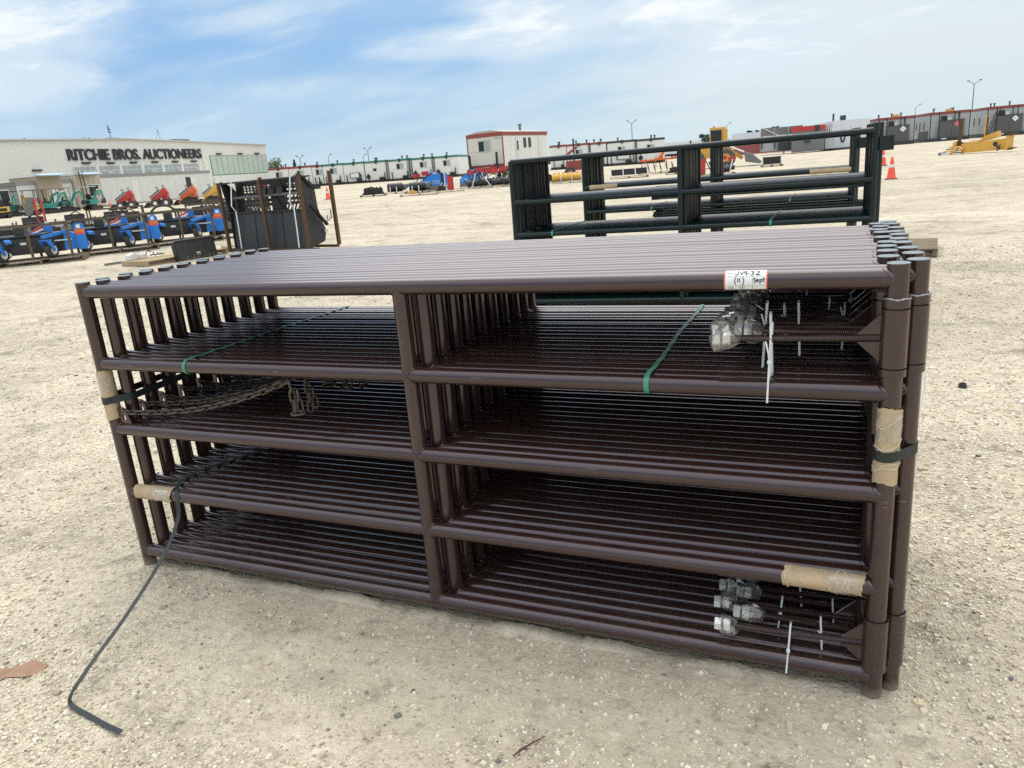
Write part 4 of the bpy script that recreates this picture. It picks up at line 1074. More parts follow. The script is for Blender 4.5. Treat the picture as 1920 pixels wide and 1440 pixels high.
# ------------------------------------------------------------------ auction building
def ribbed_material(): 
    return mat('ribbed_wall', (.73, .73, .69), .5, .0, .4, var=.05, vscale=.4)
WALLM = ribbed_material()
def auction_building():
    A = Vector((-82.15, 53.53, 1.10)); rz = 1.711
    b = thing('auction_building', 'long pale ribbed metal auction building with large dark lettering', 'building', A, rz)
    z0 = A.z
    def top(u): return (8.72 + .6*(1-abs(u-21.36)/32) if abs(u-21.36) < 33 else 8.70) - z0
    U0, U1 = -14, 53.9
    # ribbed front sheet
    mb = MB(); n = int((U1-U0)/.30); vs = []
    prof = [(0, 0), (.16, 0), (.19, -.045), (.27, -.045)]
    us = []
    for i in range(n):
        for du, dy in prof: us.append((U0+i*.30+du, dy))
    us.append((U1, 0))
    for u, dy in us:
        # the glazed and panelled openings sit in front of the sheet, the sheet runs behind them
        vs += [(u, dy, 0), (u, dy, top(u))]
    mb.add(vs, [(2*i, 2*i+2, 2*i+3, 2*i+1) for i in range(len(us)-1)])
    mb.build('wall', WALLM, b, smooth=0)
    mb = MB(); mb.hexa([V(U1, .0, 0), V(U1, 0, 0)+V(.02, 0, 0), V(U1+.02, 40, 0), V(U1, 40, 0), V(U1, 0, top(U1)), V(U1+.02, 0, top(U1)), V(U1+.02, 40, top(U1)), V(U1, 40, top(U1))]); mb.build('end_wall', WALLM, b, smooth=0)
    rf = MB()
    for (ua, ub) in ((U0, 21.36), (21.36, U1+.2)):
        rf.hexa([V(ua, -.25, top(ua)), V(ub, -.25, top(ub)), V(ub, 40, top(ub)), V(ua, 40, top(ua)), V(ua, -.25, top(ua)+.16), V(ub, -.25, top(ub)+.16), V(ub, 40, top(ub)+.16), V(ua, 40, top(ua)+.16)])
    roof = rf.build('roof', mat('roof_trim', (.50, .49, .42), .5), b, smooth=0)
    for u in (8, 17.0, 17.8, 24, 26): MB().cyl((u, 3, top(u)), (u, 3, top(u)+.55), .10, 8).build('roof_vent', GREY, roof)
    MB().box(33.2, 36.6, 2, 4, top(34)+.16, top(34)+.62).build('roof_unit', GREY, roof); MB().box(36.9, 38.4, 2, 4, top(34)+.10, top(34)+.36).build('roof_unit', GREY, roof)
    an = MB(); an.cyl((20.6, 2, top(20)), (20.6, 2, top(20)+1.9), .04, 6)
    for z in (1.1, 1.5): an.cbox((20.6, 2, top(20)+z), (.5, .06, .10)); an.cbox((20.4, 2, top(20)+z+.3), (.06, .05, .5))
    an.box(19.2, 21.0, 1, 2.4, top(20)+.1, top(20)+.32); an.build('antenna', DGREY, roof)
    ap = MB(); [ap.cyl((29.6+s*.9, 2, top(29)), (29.9, 2, top(29)+1.8), .025, 5) for s in (-.5, .6, 1.4)]; ap.build('antenna', GREY, roof)
    MB().box(-10, -4.5, 6, 12, top(-6)+.16, top(-6)+1.2).build('roof_unit', mat('roof_screen', (.42, .45, .46), .6), roof)
    # lettering
    txt = 'RITCHIE BROS. AUCTIONEERS'
    cu = bpy.data.curves.new('letter', 'FONT'); cu.size = 1.0; cu.extrude = .05; cu.offset = .012
    adv = {}
    def width(s):
        cu.body = s; o = bpy.data.objects.new('tmp', cu); COL.objects.link(o); bpy.context.view_layer.update(); w = o.dimensions.x; bpy.data.objects.remove(o); return w
    wI = width('HIH')-width('HH')
    full = width(txt); u0, u1 = 10.45, 35.75; sx = (u1-u0)/full; sz = 1.36/.735
    meshes = {}
    def thicken(me):
        # heavier strokes: the outline repeated a little to each side
        import bmesh
        bm = bmesh.new()
        for k, (dx, dy) in enumerate(((0, 0), (-.030, 0), (.030, 0), (0, .012), (0, -.012), (-.022, .01), (.022, -.01))):
            c = me.copy(); c.transform(Matrix.Translation((dx, dy, .003*k))); bm.from_mesh(c); bpy.data.meshes.remove(c)
        bm.to_mesh(me); bm.free()
    for i, ch in enumerate(txt):
        if ch == ' ': continue
        pre = width('H'+txt[:i]+'H')-width('HH') if i else 0.0
        if ch not in meshes:
            cu.body = ch; o = bpy.data.objects.new('tmp', cu); COL.objects.link(o); bpy.context.view_layer.update()
            dg = bpy.context.evaluated_depsgraph_get(); me = bpy.data.meshes.new_from_object(o.evaluated_get(dg)); me.name = 'letter'; thicken(me); me.materials.clear(); me.materials.append(mat('letter_black', (.022, .024, .030), .45)); meshes[ch] = me; bpy.data.objects.remove(o)
        o = obj('letter', meshes[ch], b, (u0+pre*sx, -.14, 6.80-z0), (math.pi/2, 0, 0)); o.scale = (sx, sz, 1)
    # wall lights
    for u, z in ((5.67, 5.7), (13.16, 6.41), (17.21, 6.35), (21.33, 6.34), (25.47, 6.34), (29.68, 6.32), (33.87, 6.32), (40.29, 7.34), (45.95, 7.34), (50.85, 7.34)):
        MB().prism([(-.05, .14), (-.32, .10), (-.34, -.02), (-.05, -.10)], u-.62, u+.62, 'x').build('wall_light', DGREY, b, (0, 0, z-z0))
    # strip of glazed doors
    for (ua, ub) in ((11.0, 14.5), (14.95, 18.5), (19.0, 22.65), (23.05, 26.75), (27.1, 30.85), (31.2, 35.0)):
        w = obj('window', None, b, (ua, -.07, 4.3-z0)); W, hh = ub-ua, 1.74
        fr = MB(); fr.box(0, W, -.05, .0, 0, .06); fr.box(0, W, -.05, 0, hh-.08, hh); fr.box(0, .10, -.05, 0, .06, hh-.08); fr.box(W-.10, W, -.05, 0, .06, hh-.08)
        for r_ in (.58, 1.14): fr.box(.10, W-.10, -.05, 0, r_-.03, r_+.03)
        for c_ in (1, 2, 3): fr.box(W*c_/4-.03, W*c_/4+.03, -.052, -.0, .06, hh-.08)
        fr.build('frame', WHITE, w)
        for k in range(3):
            for c_ in range(4):
                MB().box(W*c_/4+.04, W*(c_+1)/4-.04, -.03, -.012, [.06, .61, 1.17][k], [.55, 1.11, 1.66][k]).build('pane', PALEGLASS, w)
    for u in (14.72, 18.75, 22.85, 26.92, 31.02): MB().box(u-.2, u+.2, -.20, -.06, 3.6-z0, 6.16-z0).build('pier', WHITE, b)
    for u in (16.2, 24.3, 30.0, 34.0): MB().box(u-.15, u+.15, -.9, -.3, 5.05-z0, 5.25-z0).build('flood_lamp', WHITE, b)
    # green translucent panels and the white wall under them
    n = 11
    for i in range(n):
        ua = 38.0+(53.55-38.0)*i/n; ub = 38.0+(53.55-38.0)*(i+1)/n
        MB().box(ua+.05, ub-.05, -.10, -.055, 4.2-z0, 7.08-z0).build('green_panel', mat('green_translucent', (.45, .53, .46), .45, var=.08, vscale=.5), b)
    MB().box(37.9, 53.7, -.052, -.048, 4.1-z0, 7.14-z0).build('panel_backing', GREENTRIM, b)
    for i in range(9):
        ua = 38.0+(53.9-38.0)*i/9; MB().box(ua+.02, ua+15.9/9-.03, -.09, -.055, 0, 4.08-z0).build('white_panel', WHITE, b)
    MB().box(36.15, 36.40, -.12, -.05, 5.0-z0, 8.2-z0).build('downpipe', WALLM, b)
auction_building()

# ------------------------------------------------------------------ low site cabins along the foot of the building
CAB = Vector((-71.77, 46.74)); CD = Vector((-.1753, .9845)); CRZ = 1.747
def on_line(u, off=0.0):
    p = CAB + CD*u + Vector((.9845, .1753))*off
    return (p.x, p.y, H(p.x, p.y))
def cabin(u0, u1, h, depth, label, wall, fascia=None, off=0.0, seams=1.2, doors=(), wins=(), awn=None, rust=False, z0=.12):
    x, y, z = on_line(u0, off); W = u1-u0
    c = thing('site_cabin', label, 'cabin', (x, y, z), CRZ, 'site cabins along the auction building')
    n = max(1, int(W/seams))
    MB().box(0, W, .04, depth, z0, h).build('wall', wall, c)
    for i in range(n): MB().box(W*i/n+.012, W*(i+1)/n-.012, -.0, .038, z0, h-(.30 if fascia else .02)).build('panel', wall, c)
    MB().box(0, W, .0, depth, 0, z0-.004).build('skid', mat('skid_black', (.03, .026, .022), .7, dust=.3), c)
    if fascia: MB().box(-.03, W+.03, -.05, .036, h-.29, h+.03).build('fascia', fascia, c)
    MB().box(-.02, W+.02, .04, depth, h+.002, h+.05).build('roof', GREY, c)
    for (a, b_, zt, op) in doors:
        d = MB().box(a, b_, -.035, -.003, z0+.05, zt).build('door', (BLACK if op else mat('door_white', (.66, .66, .62), .5)), c)  # open doorway: black slab stands in for the dark inside
        if op: MB().box(b_, b_+(b_-a), -.05, -.02, z0+.05, zt).build('door', mat('door_white', (.66, .66, .62), .5), c)
    for (a, b_, za, zb) in wins:
        w = MB().box(a, b_, -.04, -.003, za, zb).build('window', WHITE, c); MB().box(a+.08, (a+b_)/2-.03, -.05, -.041, za+.08, zb-.08).build('pane', GLASS, w); MB().box((a+b_)/2+.03, b_-.08, -.05, -.041, za+.08, zb-.08).build('pane', GLASS, w)
    if awn: MB().prism([(-.9, h-.02), (.0, h+.22), (.0, h+.30), (-.95, h+.10)], awn[0], awn[1], 'x').build('awning', mat('awning_blue', (.33, .45, .52), .5), c)
    return c
STAIN = mat('stained_white', (.50, .45, .38), .7, var=.45, vscale=.9, dust=.6, dcol=(.22, .13, .06))
WCAB = mat('cabin_white', (.60, .62, .60), .5, var=.07, vscale=.6, dust=.22, dcol=(.36, .33, .26))
GFASC = mat('grey_fascia', (.24, .245, .235), .55)
cabin(-9.5, 2.1, 3.05, 3.0, 'grey cabin with a dark window at the photo edge', GFASC, GREY, 0, 2.0, (), ((-1+9.5, 1.2+9.5, 1.3, 2.5),))
cabin(2.2, 4.55, 3.1, 3.0, 'narrow white cabin behind the yellow excavators', WCAB, GFASC, 0, 1.2)
cabin(4.6, 7.75, 3.55, 3.4, 'plain tan cabin with a blue awning behind the teal excavators', TAN, None, .3, 1.6, ((1.2, 2.35, 2.3, False),), (), (-.3, 3.2))
cabin(7.85, 9.35, 3.1, 3.0, 'slim white cabin between tan cabin and stained cabin', WCAB, GFASC, 0, 1.2)
cabin(9.45, 13.25, 3.5, 3.4, 'stained tan cabin with ladder and window behind a teal excavator', STAIN, None, .35, 1.3, (), ((1.7, 3.3, 1.2, 2.5),), (.4, 3.4))
cabin(13.35, 34.3, 3.45, 3.2, 'long white cabin with grey fascia and two doors behind the red loaders', WCAB, GFASC, .1, 1.25, ((5.0, 6.1, 2.7, False), (15.4, 16.4, 2.75, True)))
x, y, z = on_line(9.6, 1.0)
ld = thing('steel_ladder', 'brown steel ladder rack beside the stained tan cabin', 'ladder', (x, y, z), CRZ)
for s in (0, .5): MB().box(s-.04, s+.04, -.04, .04, 0, 3.9).build('stile', RUST, ld)
for k in range(9): MB().box(.04, .46, -.02, .02, .35+.4*k, .39+.4*k).build('rung', RUST, ld)

# ------------------------------------------------------------------ mini excavators
def excavator(x, y, rz, paint, label, boom_rz=0.0, roof=GREY, tail=True, s=1.0):
    e = thing('mini_excavator', label, 'excavator', (x, y, H(x, y)), rz, 'mini excavators in front of the cabins')
    e.scale = (s, s, s)
    for sx in (-.42, .42):
        MB().prism([(-.75, .12), (-.62, 0), (.62, 0), (.75, .12), (.75, .26), (.62, .38), (-.62, .38), (-.75, .26)], sx-.12, sx+.12, 'x').build('track', RUBBER, e)
        for yy in (-.55, 0, .55): MB().cyl((sx-.125, yy, .19), (sx+.125, yy, .19), .12, 10).build('track_wheel', DGREY, e)
    MB().box(-.30, .30, -.5, .5, .18, .50).build('undercarriage', BLACK, e)
    MB().prism([(-.55, -.45), (.55, -.45), (.58, .45), (.40, .75), (-.40, .75), (-.58, .45)], .52, .98, 'z').build('body', paint, e)
    MB().box(-.30, .30, .752, .765, .60, .86).build('grille', BLACK, e)
    MB().box(-.25, .20, -.1, .35, .985, 1.12).build('seat', BLACK, e); MB().box(-.25, .20, .28, .40, 1.12, 1.50).build('seat_back', BLACK, e)
    for sx in (-.45, .45):
        for yy in (-.32, .45): MB().cyl((sx, yy, .98), (sx*.96, yy, 2.2), .025, 8).build('roof_post', BLACK, e)
    MB().box(-.55, .55, -.55, .60, 2.2, 2.26).build('canopy', roof, e)
    for sx in (-.2, .1): MB().cyl((sx, -.3, .98), (sx, -.33, 1.35), .02, 6).build('lever', BLACK, e)
    bm_ = obj('boom', None, e, (0, -.48, .72), (0, 0, boom_rz))
    MB().bar((0, 0, .0), (0, -.55, .95), .14, .18).build('boom_lower', paint, bm_); MB().bar((0, -.50, .93), (0, -1.15, 1.12), .13, .16).build('boom_upper', paint, bm_)
    MB().bar((0, -1.08, 1.2), (0, -1.32, .25), .11, .13).build('stick', paint, bm_)
    MB().cyl((0, -.35, .3), (0, -.85, .95), .035, 8).build('ram', ZINC, bm_); MB().cyl((0, -.6, 1.15), (0, -1.1, 1.25), .03, 8).build('ram', ZINC, bm_)
    MB().prism([(-1.35, .30), (-1.20, .28), (-.98, .02), (-1.10, -.22), (-1.36, -.18)], -.18, .18, 'x').build('bucket', DGREY, bm_)
    MB().prism([(-.98, .02), (-.90, .06), (-.88, .30), (-.94, .34)], -.55, .55, 'x').build('dozer_blade', DGREY, e)
    return e
excavator(-64.6, 41.9, 1.2+math.pi, YELLOW, 'yellow mini excavator at the photo edge', .3, BLACK)
excavator(-67.8, 44.9, 1.6, TEAL, 'teal mini excavator between the two yellow ones', -.4, BLACK)
excavator(-65.2, 45.1, 1.1+math.pi, YELLOW, 'yellow mini excavator beside the teal group', .3, BLACK)
excavator(-68.5, 48.7, 2.3, TEAL, 'teal mini excavator with raised boom, in the middle of the row', -.3, GREY)
excavator(-66.0, 47.6, 2.6, TEAL, 'teal mini excavator with grey roof before the tan cabin', .5, GREY)
excavator(-67.3, 50.2, 3.0, TEAL, 'teal mini excavator seen from behind, by the slim white cabin', -.9, GREY)
excavator(-66.8, 52.6, 3.5, TEAL, 'teal mini excavator with a pale blue roof by the stained cabin', -.3, mat('pale_roof', (.45, .62, .64), .4))

# ------------------------------------------------------------------ stand-on mini loaders
def mini_loader(x, y, rz, paint, label, tracks=False, s=1.0):
    e = thing('mini_loader', label, 'loader', (x, y, H(x, y)), rz, 'stand-on mini loaders in a row'); e.scale = (s, s, s)
    if tracks:
        for sx in (-.36, .36): MB().prism([(-.55, .12), (-.42, 0), (.42, 0), (.55, .14), (.40, .36), (-.40, .36)], sx-.11, sx+.11, 'x').build('track', RUBBER, e)
    else:
        for sx in (-.42, .42):
            for yy in (-.30, .42):
                w = obj('wheel', None, e, (sx, yy, .27)); q = Matrix.Rotation(math.pi/2, 4, 'Y')
                MB().lathe([(.13, -.10), (.24, -.10), (.27, -.06), (.27, .06), (.24, .10), (.13, .10), (.13, -.10)], 16, q).build('tyre', RUBBER, w); MB().lathe([(0, -.07), (.132, -.08), (.132, .08), (0, .07)], 12, q).build('rim', PAPER, w)
    MB().prism([(-.50, .22), (.55, .22), (.60, .46), (-.48, .50)], -.26, .26, 'x').build('chassis', DGREY, e)
    MB().prism([(-.55, .42), (-.10, .46), (.20, .80), (.10, .98), (-.58, .56)], -.24, .24, 'x').build('body', paint, e)
    MB().prism([(-.60, .60), (.06, 1.06), (.03, 1.16), (-.64, .72)], -.25, .25, 'x').build('hood', mat('hood_grey', (.10, .11, .12), .35), e)
    MB().prism([(-.62, .57), (.08, 1.02), (.08, 1.05), (-.62, .60)], -.27, .27, 'x').build('hood_edge', WHITE, e)
    MB().prism([(.16, .48), (.50, .48), (.58, .92), (.44, 1.24), (.22, 1.20), (.10, .98)], -.26, .26, 'x').build('control_tower', paint, e)
    for sx in (-.33, .33):
        MB().bar((sx, .52, .50), (sx, .46, .92), .07, .12).build('arm_post', paint, e)
        MB().bar((sx, .50, .86), (sx, -.35, .46), .07, .09).build('lift_arm', paint, e); MB().bar((sx, -.33, .47), (sx, -.72, .16), .06, .09).build('lift_arm', paint, e)
    MB().tube([(-.24, -.05, 1.10), (-.24, -.10, 1.34), (.24, -.10, 1.34), (.24, -.05, 1.10)], .020, 7).build('hand_bar', BLACK, e)
    MB().tube([(-.20, .36, 1.2), (-.20, .30, 1.42), (.20, .30, 1.42), (.20, .36, 1.2)], .020, 7).build('hand_bar', BLACK, e)
    MB().prism([(-.72, .05), (-1.12, .0), (-1.12, .04), (-.80, .36), (-.72, .36)], -.52, .52, 'x').build('bucket', BLACK, e)
    return e
mini_loader(-56.1, 47.7, -.95, RED, 'red mini loader just right of the orange cone', False, 1.3)
mini_loader(-53.4, 49.1, -.95, RED, 'red mini loader second in the row, before the long white cabin', False, 1.3)
mini_loader(-52.9, 52.0, -1.0, ORANGEP, 'orange mini loader before the open cabin door', True, 1.3)
mini_loader(-50.6, 52.5, -1.0, YELLOW, 'yellow and black mini loader beside the orange ones', True, 1.25)
mini_loader(-49.8, 54.0, -.9, ORANGEP, 'orange mini loader partly behind the rusty posts', True, .9)
mini_loader(-47.6, 55.6, -.9, RED, 'red tracked loader seen past the left rusty posts', True, 1.15)

# ------------------------------------------------------------------ trailers
def window(parent, x, y, z, w, h, frame=WHITE):
    wd = MB().box(x, x+w, y-.05, y, z, z+h).build('window', frame, parent)
    MB().box(x+.06, x+w/2-.03, y-.062, y-.051, z+.06, z+h-.06).build('pane', GLASS, wd); MB().box(x+w/2+.03, x+w-.06, y-.062, y-.051, z+.06, z+h-.06).build('pane', PALEGLASS, wd)
    MB().box(x-.05, x+w+.05, y-.08, y, z+h, z+h+.06).build('frame', frame, wd)
def trailer_end(loc, rz, w, h, depth, trim, label, kind, seed, base=.0, group='white site trailers in a row'):
    """white skid-mounted site trailer; its end wall faces -y"""
    rg = random.Random(seed); t = thing('site_trailer', label, 'trailer', loc, rz, group)
    sk = .34+base
    MB().box(0, w, 0, depth, sk, h).build('body', WHITE, t)
    n = 3
    for i in range(n):
        MB().box(w*i/n+.01, w*(i+1)/n-.01, -.025, -.002, sk+.02, sk+(h-sk)*.45).build('panel', WHITE, t); MB().box(w*i/n+.01, w*(i+1)/n-.01, -.025, -.002, sk+(h-sk)*.45+.02, h-.30).build('panel', WHITE, t)
    MB().box(-.04, w+.04, -.06, depth+.04, h-.28, h+.04).build('roof_trim', trim, t)
    MB().box(0, w, -.25, depth, base+.02, sk-.01).build('skid', mat('skid_black', (.03, .026, .022), .7), t)
    for x in (.45, w-.6): MB().box(x, x+.14, -.42, -.28, .0+base, 1.45+base).build('hitch_post', BLACK, t)
    MB().box(w*.62, w*.82, -.5, -.1, sk, sk+.42).build('step_box', BLACK, t)
    if 'w' in kind: window(t, w*.35, -.026, sk+(h-sk)*.47, 1.25, .95)
    if 'd' in kind: MB().box(w*.28, w*.55, -.05, -.026, sk+.1, sk+2.1).build('door', mat('door_white', (.66, .66, .62), .5), t); MB().box(w*.36, w*.50, -.056, -.051, sk+1.4, sk+1.85).build('door_glass', GLASS, t)
    if 'a' in kind: MB().box(w*.30, w*.78, -.30, -.03, sk+.55, sk+1.35).build('cable_hatch', DGREY, t); MB().box(w*.34, w*.74, -.31, -.301, sk+.62, sk+1.28).build('hatch_face', WHITE, t)
    if 'r' in kind: MB().lathe([(0, 0), (.34, 0), (.34, .14), (0, .14)], 18, TR(w*.12, -.1, sk+.6) @ Matrix.Rotation(math.pi/2, 4, 'X')).build('hose_reel', BLACK, t)
    if 'l' in kind:
        la = obj('roof_ladder', None, t, (w*.86, -.10, 0))
        for s in (0, .42): MB().box(s-.025, s+.025, -.03, .03, sk, h+.25).build('stile', DGREY, la)
        for k in range(7): MB().box(.025, .395, -.02, .02, sk+.3+.36*k, sk+.34+.36*k).build('rung', DGREY, la)
    if 'p' in kind:
        for s in (.06, .22): MB().cyl((w-s, -.18, .1), (w-s, -.18, h), .05, 8).build('pipe', DGREY, t)
    MB().box(w*.47, w*.47+.34, -.22, -.04, h-.42, h+.12).build('lamp', DGREY, t)
    for q in range(rg.choice((1, 2, 2))):
        u = w*rg.uniform(.2, .9); MB().lathe([(.11, 0), (.11, .42), (.20, .44), (.20, .54), (0, .60)], 10, TR(u, 1.5, h)).build('roof_vent', DGREY, t)
    return t
RW = Vector((-85.6, 101.9)); RD = Vector((.9655, .2605)); RRZ = .2635
def row_pos(u, off=0): p = RW+RD*u+Vector((.2605, -.9655))*off; return (p.x, p.y, H(p.x, p.y))
ROWT = [(0.0, 3.5, REDTRIM, 'wd', 'red-trimmed trailer nearest the green glazed building end'), (3.6, 4.0, REDTRIM, 'w', 'red-trimmed trailer second from the building'), (7.7, 1.75, REDTRIM, 'w', 'narrow red-trimmed trailer touching the green-trimmed row'),
        (9.6, 3.5, GREENTRIM, 'w', 'green-trimmed trailer next to the red-trimmed ones'), (13.2, 3.5, GREENTRIM, 'a', 'green-trimmed trailer with a cable hatch in its end'), (16.9, 3.9, GREENTRIM, 'drp', 'green-trimmed trailer with a door and reel'),
        (21.0, 3.7, GREENTRIM, 'wlp', 'green-trimmed trailer with a roof ladder'), (25.0, 3.6, GREENTRIM, 'wrp', 'green-trimmed trailer with a hose reel behind blue crates'), (28.8, 3.9, GREENTRIM, 'wr', 'green-trimmed trailer beside the raised trailer')]
for i, (u, w, tr, kd, lab) in enumerate(ROWT):
    trailer_end(row_pos(u), RRZ, w, 3.35, 12, tr, lab, kd, i)
R2 = Vector((-39.6, 116.0)); R2D = Vector((.938, .347)); R2Z = .354
for i, (u, w, tr, kd, lab) in enumerate([(-.5, 2.6, REDTRIM, 'd', 'red-trimmed trailer just right of the raised trailer'), (2.2, 3.7, REDTRIM, 'wp', 'red-trimmed trailer behind the left end of the green gates'), (6.0, 2.5, REDTRIM, 'a', 'red-trimmed trailer touching the grey-trimmed pair'),
                                         (8.7, 4.6, DGREY, 'wap', 'grey-trimmed trailer behind the green gates, left of the pair'), (13.4, 4.4, DGREY, 'wr', 'grey-trimmed trailer behind the green gates, right of the pair')]):
    p = R2+R2D*u; trailer_end((p.x, p.y, H(p.x, p.y)), R2Z, w, 3.75, 12, tr, lab, kd, 40+i, group='white site trailers behind the green gates')

def raised_trailer():
    x, y = -28.0, 61.1; z = H(x, y); w, ln, h0, h1 = 3.66, 9.0, 1.38, 4.28; rz = -.09
    t = thing('raised_trailer', 'white red-trimmed trailer raised high on steel beams', 'trailer', (x, y, z), rz)
    MB().box(0, w, 0, ln, h0, h1).build('body', WHITE, t)
    MB().box(.01, w-.01, -.03, -.002, h0+.24, h0+1.35).build('front_panel', mat('shaded_front_white', (.62, .60, .53), .5), t); MB().box(.01, w-.01, -.03, -.002, h0+1.38, h1-.32).build('front_panel', mat('shaded_front_white', (.62, .60, .53), .5), t)  # shade of the front wall put into its colour, darker than the side
    n = 7
    for i in range(n): MB().box(w+.002, w+.03, ln*i/n+.012, ln*(i+1)/n-.012, h0+.05, h1-.36).build('side_panel', WHITE, t)
    MB().box(-.05, w+.06, -.07, ln+.05, h1-.30, h1+.02).build('roof_trim', REDTRIM, t)
    MB().prism([(0, h1+.022), (w, h1+.022), (w*.7, h1+.22), (w*.3, h1+.22)], 0.1, ln-.1, 'y').build('roof', mat('roof_tan', (.45, .42, .34), .6), t)
    MB().box(-.02, w+.02, -.06, -.032, h0, h0+.22).build('bottom_trim', REDTRIM, t)
    MB().box(-.04, .06, -.06, .0, h0+.24, h1-.32).build('corner_trim', REDTRIM, t); MB().box(w-.06, w+.04, -.06, 0, h0+.24, h1-.32).build('corner_trim', REDTRIM, t)
    window(t, 1.15, -.031, h0+1.35, 1.25, .95, mat('tan_frame', (.55, .52, .42), .5))
    sw = obj('side_wall_fittings', None, t, (w+.03, 0, 0), (0, 0, math.pi/2))
    for (a, b_, za, zb, nm, m) in ((3.9, 4.35, 2.9, 3.75, 'side_window', GLASS), (4.9, 5.35, 2.9, 3.75, 'side_window', GLASS), (2.3, 2.9, 1.75, 3.85, 'side_door', mat('door_white', (.66, .66, .62), .5)), (2.45, 2.75, 2.7, 3.5, 'door_glass', GLASS), (6.9, 7.6, 1.6, 3.85, 'side_door', mat('door_white', (.66, .66, .62), .5)), (2.3, 2.9, 1.0, 1.75, 'step_box', DGREY)):
        MB().box(a, b_, -.06 if nm != 'door_glass' else -.07, 0, za, zb).build(nm, m, sw)
    MB().box(.1, w-.1, -.5, ln, h0-.55, h0-.02).build('floor_beam', RUST, t)
    for x in (.35, w-.65): MB().prism([(x, h0+1.15), (x+.16, h0+1.15), (x+.18, h0+.35), (x+.55, h0-.1), (x+.55, h0-.3), (x-.25 if x > 1 else x, h0-.3), (x, h0+.3)] if x < 1 else [(x+.3, h0+1.25), (x+.14, h0+1.25), (x+.12, h0+.35), (x-.3, h0-.1), (x-.3, h0-.3), (x+.3, h0-.3)], -.62, -.50, 'y').build('hitch_post', BLACK, t)
    for (xx, yy) in ((.3, .3), (w-.5, .3), (.3, ln-.6), (w-.5, ln-.6), (.3, ln/2), (w-.5, ln/2)): MB().box(xx, xx+.3, yy, yy+.3, 0, h0-.55).build('support_block', RUST, t)
    MB().box(.2, .5, -.4, -.2, .0, 1.3).build('white_post', WHITE, t)
    MB().lathe([(.12, 0), (.12, .55), (.2, .57), (.2, .68), (0, .75)], 10, TR(2.6, 5.5, h1+.1)).build('roof_vent', GREY, t)
    for i in range(4): MB().box(2.85+.16*i, 2.95+.16*i, -.045, -.031, h1-.55, h1-.40).build('plate_mark', GREYINK, t)
raised_trailer()

# ------------------------------------------------------------------ dark rig shacks on the right
SHK = mat('shack_grey', (.075, .08, .085), .55, var=.15, dust=.2)
SHW = mat('shack_white', (.40, .42, .43), .5, var=.08, vscale=.6, dust=.15)
def rig_shack(x, y, rz, w, ln, h, label, trim, front, seed, dia=None):
    rg = random.Random(seed); t = thing('rig_shack', label, 'shack', (x, y, H(x, y)), rz, 'skid-mounted rig shacks on the right')
    MB().box(0, w, 0, ln, .5, h).build('body', SHW, t)
    MB().box(-.05, w+.05, -.9, ln+.05, .02, .5).build('skid', DGREY, t)
    MB().box(-.05, w+.05, -.08, ln+.05, h-.34, h+.03).build('roof_trim', trim, t)
    n = 5
    for i in range(n): MB().box(-.03, -.002, ln*i/n+.02, ln*(i+1)/n-.02, .55 if i % 2 else 1.6, h-.38).build('side_panel', SHW, t)
    for yy in (ln*.25, ln*.5, ln*.72): MB().box(-.06, -.032, yy, yy+.35, 1.8, 2.9).build('side_window', GLASS, t)
    if 's' in front: MB().box(-.05, .0-.035, 0.05, ln*.6, .5, 1.55).build('side_skirt', SHK, t)
    if 'f' in front:      # grey steel cover over the lower front, open frame above
        a, b_ = w*.25, w*.86
        MB().box(a, (a+b_)/2-.015, -.75, -.66, .45, h*.68).build('front_cover', SHK, t); MB().box((a+b_)/2+.015, b_, -.75, -.66, .45, h*.68).build('front_cover', SHK, t)
        MB().box(a-.1, b_+.1, -.80, -.62, h*.68, h*.68+.07).build('cover_rail', BLACK, t)
        MB().box(w*.30, w*.44, -.35, -.05, h*.72, h*.86).build('air_conditioner', BLACK, t); MB().box(w*.46, w*.56, -.22, -.04, h*.70, h*.80).build('junction_box', WHITE, t)
    for xx in (0, w*.22, w*.60, w*.72, w-.1): MB().box(xx, xx+.11, -.72, -.60, .45, h-.02).build('frame_post', BLACK, t)
    MB().bar((w*.78, -.66, .5), (w*.70, -.66, h-.2), .14, .12).build('diagonal_brace', DGREY, t) if 'b' in front else None
    if 'd' in front:
        for dx in (0, .35): MB().bar((w*.02+dx, -.70, .55), (w*.24+dx, -.70, h-.35), .12, .10).build('stair_rail', BLACK, t)
    if 'r' in front: MB().box(w*.35, w*.95, -.6, -.1, .6, h*.72).build('red_tank', REDTRIM, t); MB().box(w*.4, w*.75, -.4, -.05, h*.76, h*.95).build('air_conditioner', BLACK, t)
    if dia: MB().cbox((0, 0, 0), (.62, .02, .62)).build('placard', dia, t, (w*.68, -.765, h*.56), (0, math.pi/4, 0)); MB().cbox((0, 0, 0), (.30, .004, .10)).build('placard_mark', GREYINK, t, (w*.68, -.778, h*.56))
    MB().box(w*.30, w*.42, -1.0, -.90, .25, .42).build('tag_plate', WHITE, t) if 'f' in front else None
    for q in range(3):
        u = w*rg.uniform(.1, .9); v = ln*rg.uniform(.05, .6); MB().lathe([(.10, 0), (.10, .45), (.18, .47), (.18, .58), (0, .62)], 8, TR(u, v, h)).build('roof_vent', DGREY, t)
    if 'y' in front: MB().cbox((w*.5, .2, h+.2), (.9, .3, .34)).build('yellow_lamp', YELLOW, t)
    return t
PLW = mat('placard_white', (.75, .76, .76), .5); PLR = mat('placard_red', (.65, .12, .10), .5)
rig_shack(7.9, 127.6, .16, 4.9, 9, 4.0, 'grey shack with white placard, behind the green latch box', REDTRIM, 'fbsy', 1, PLW)
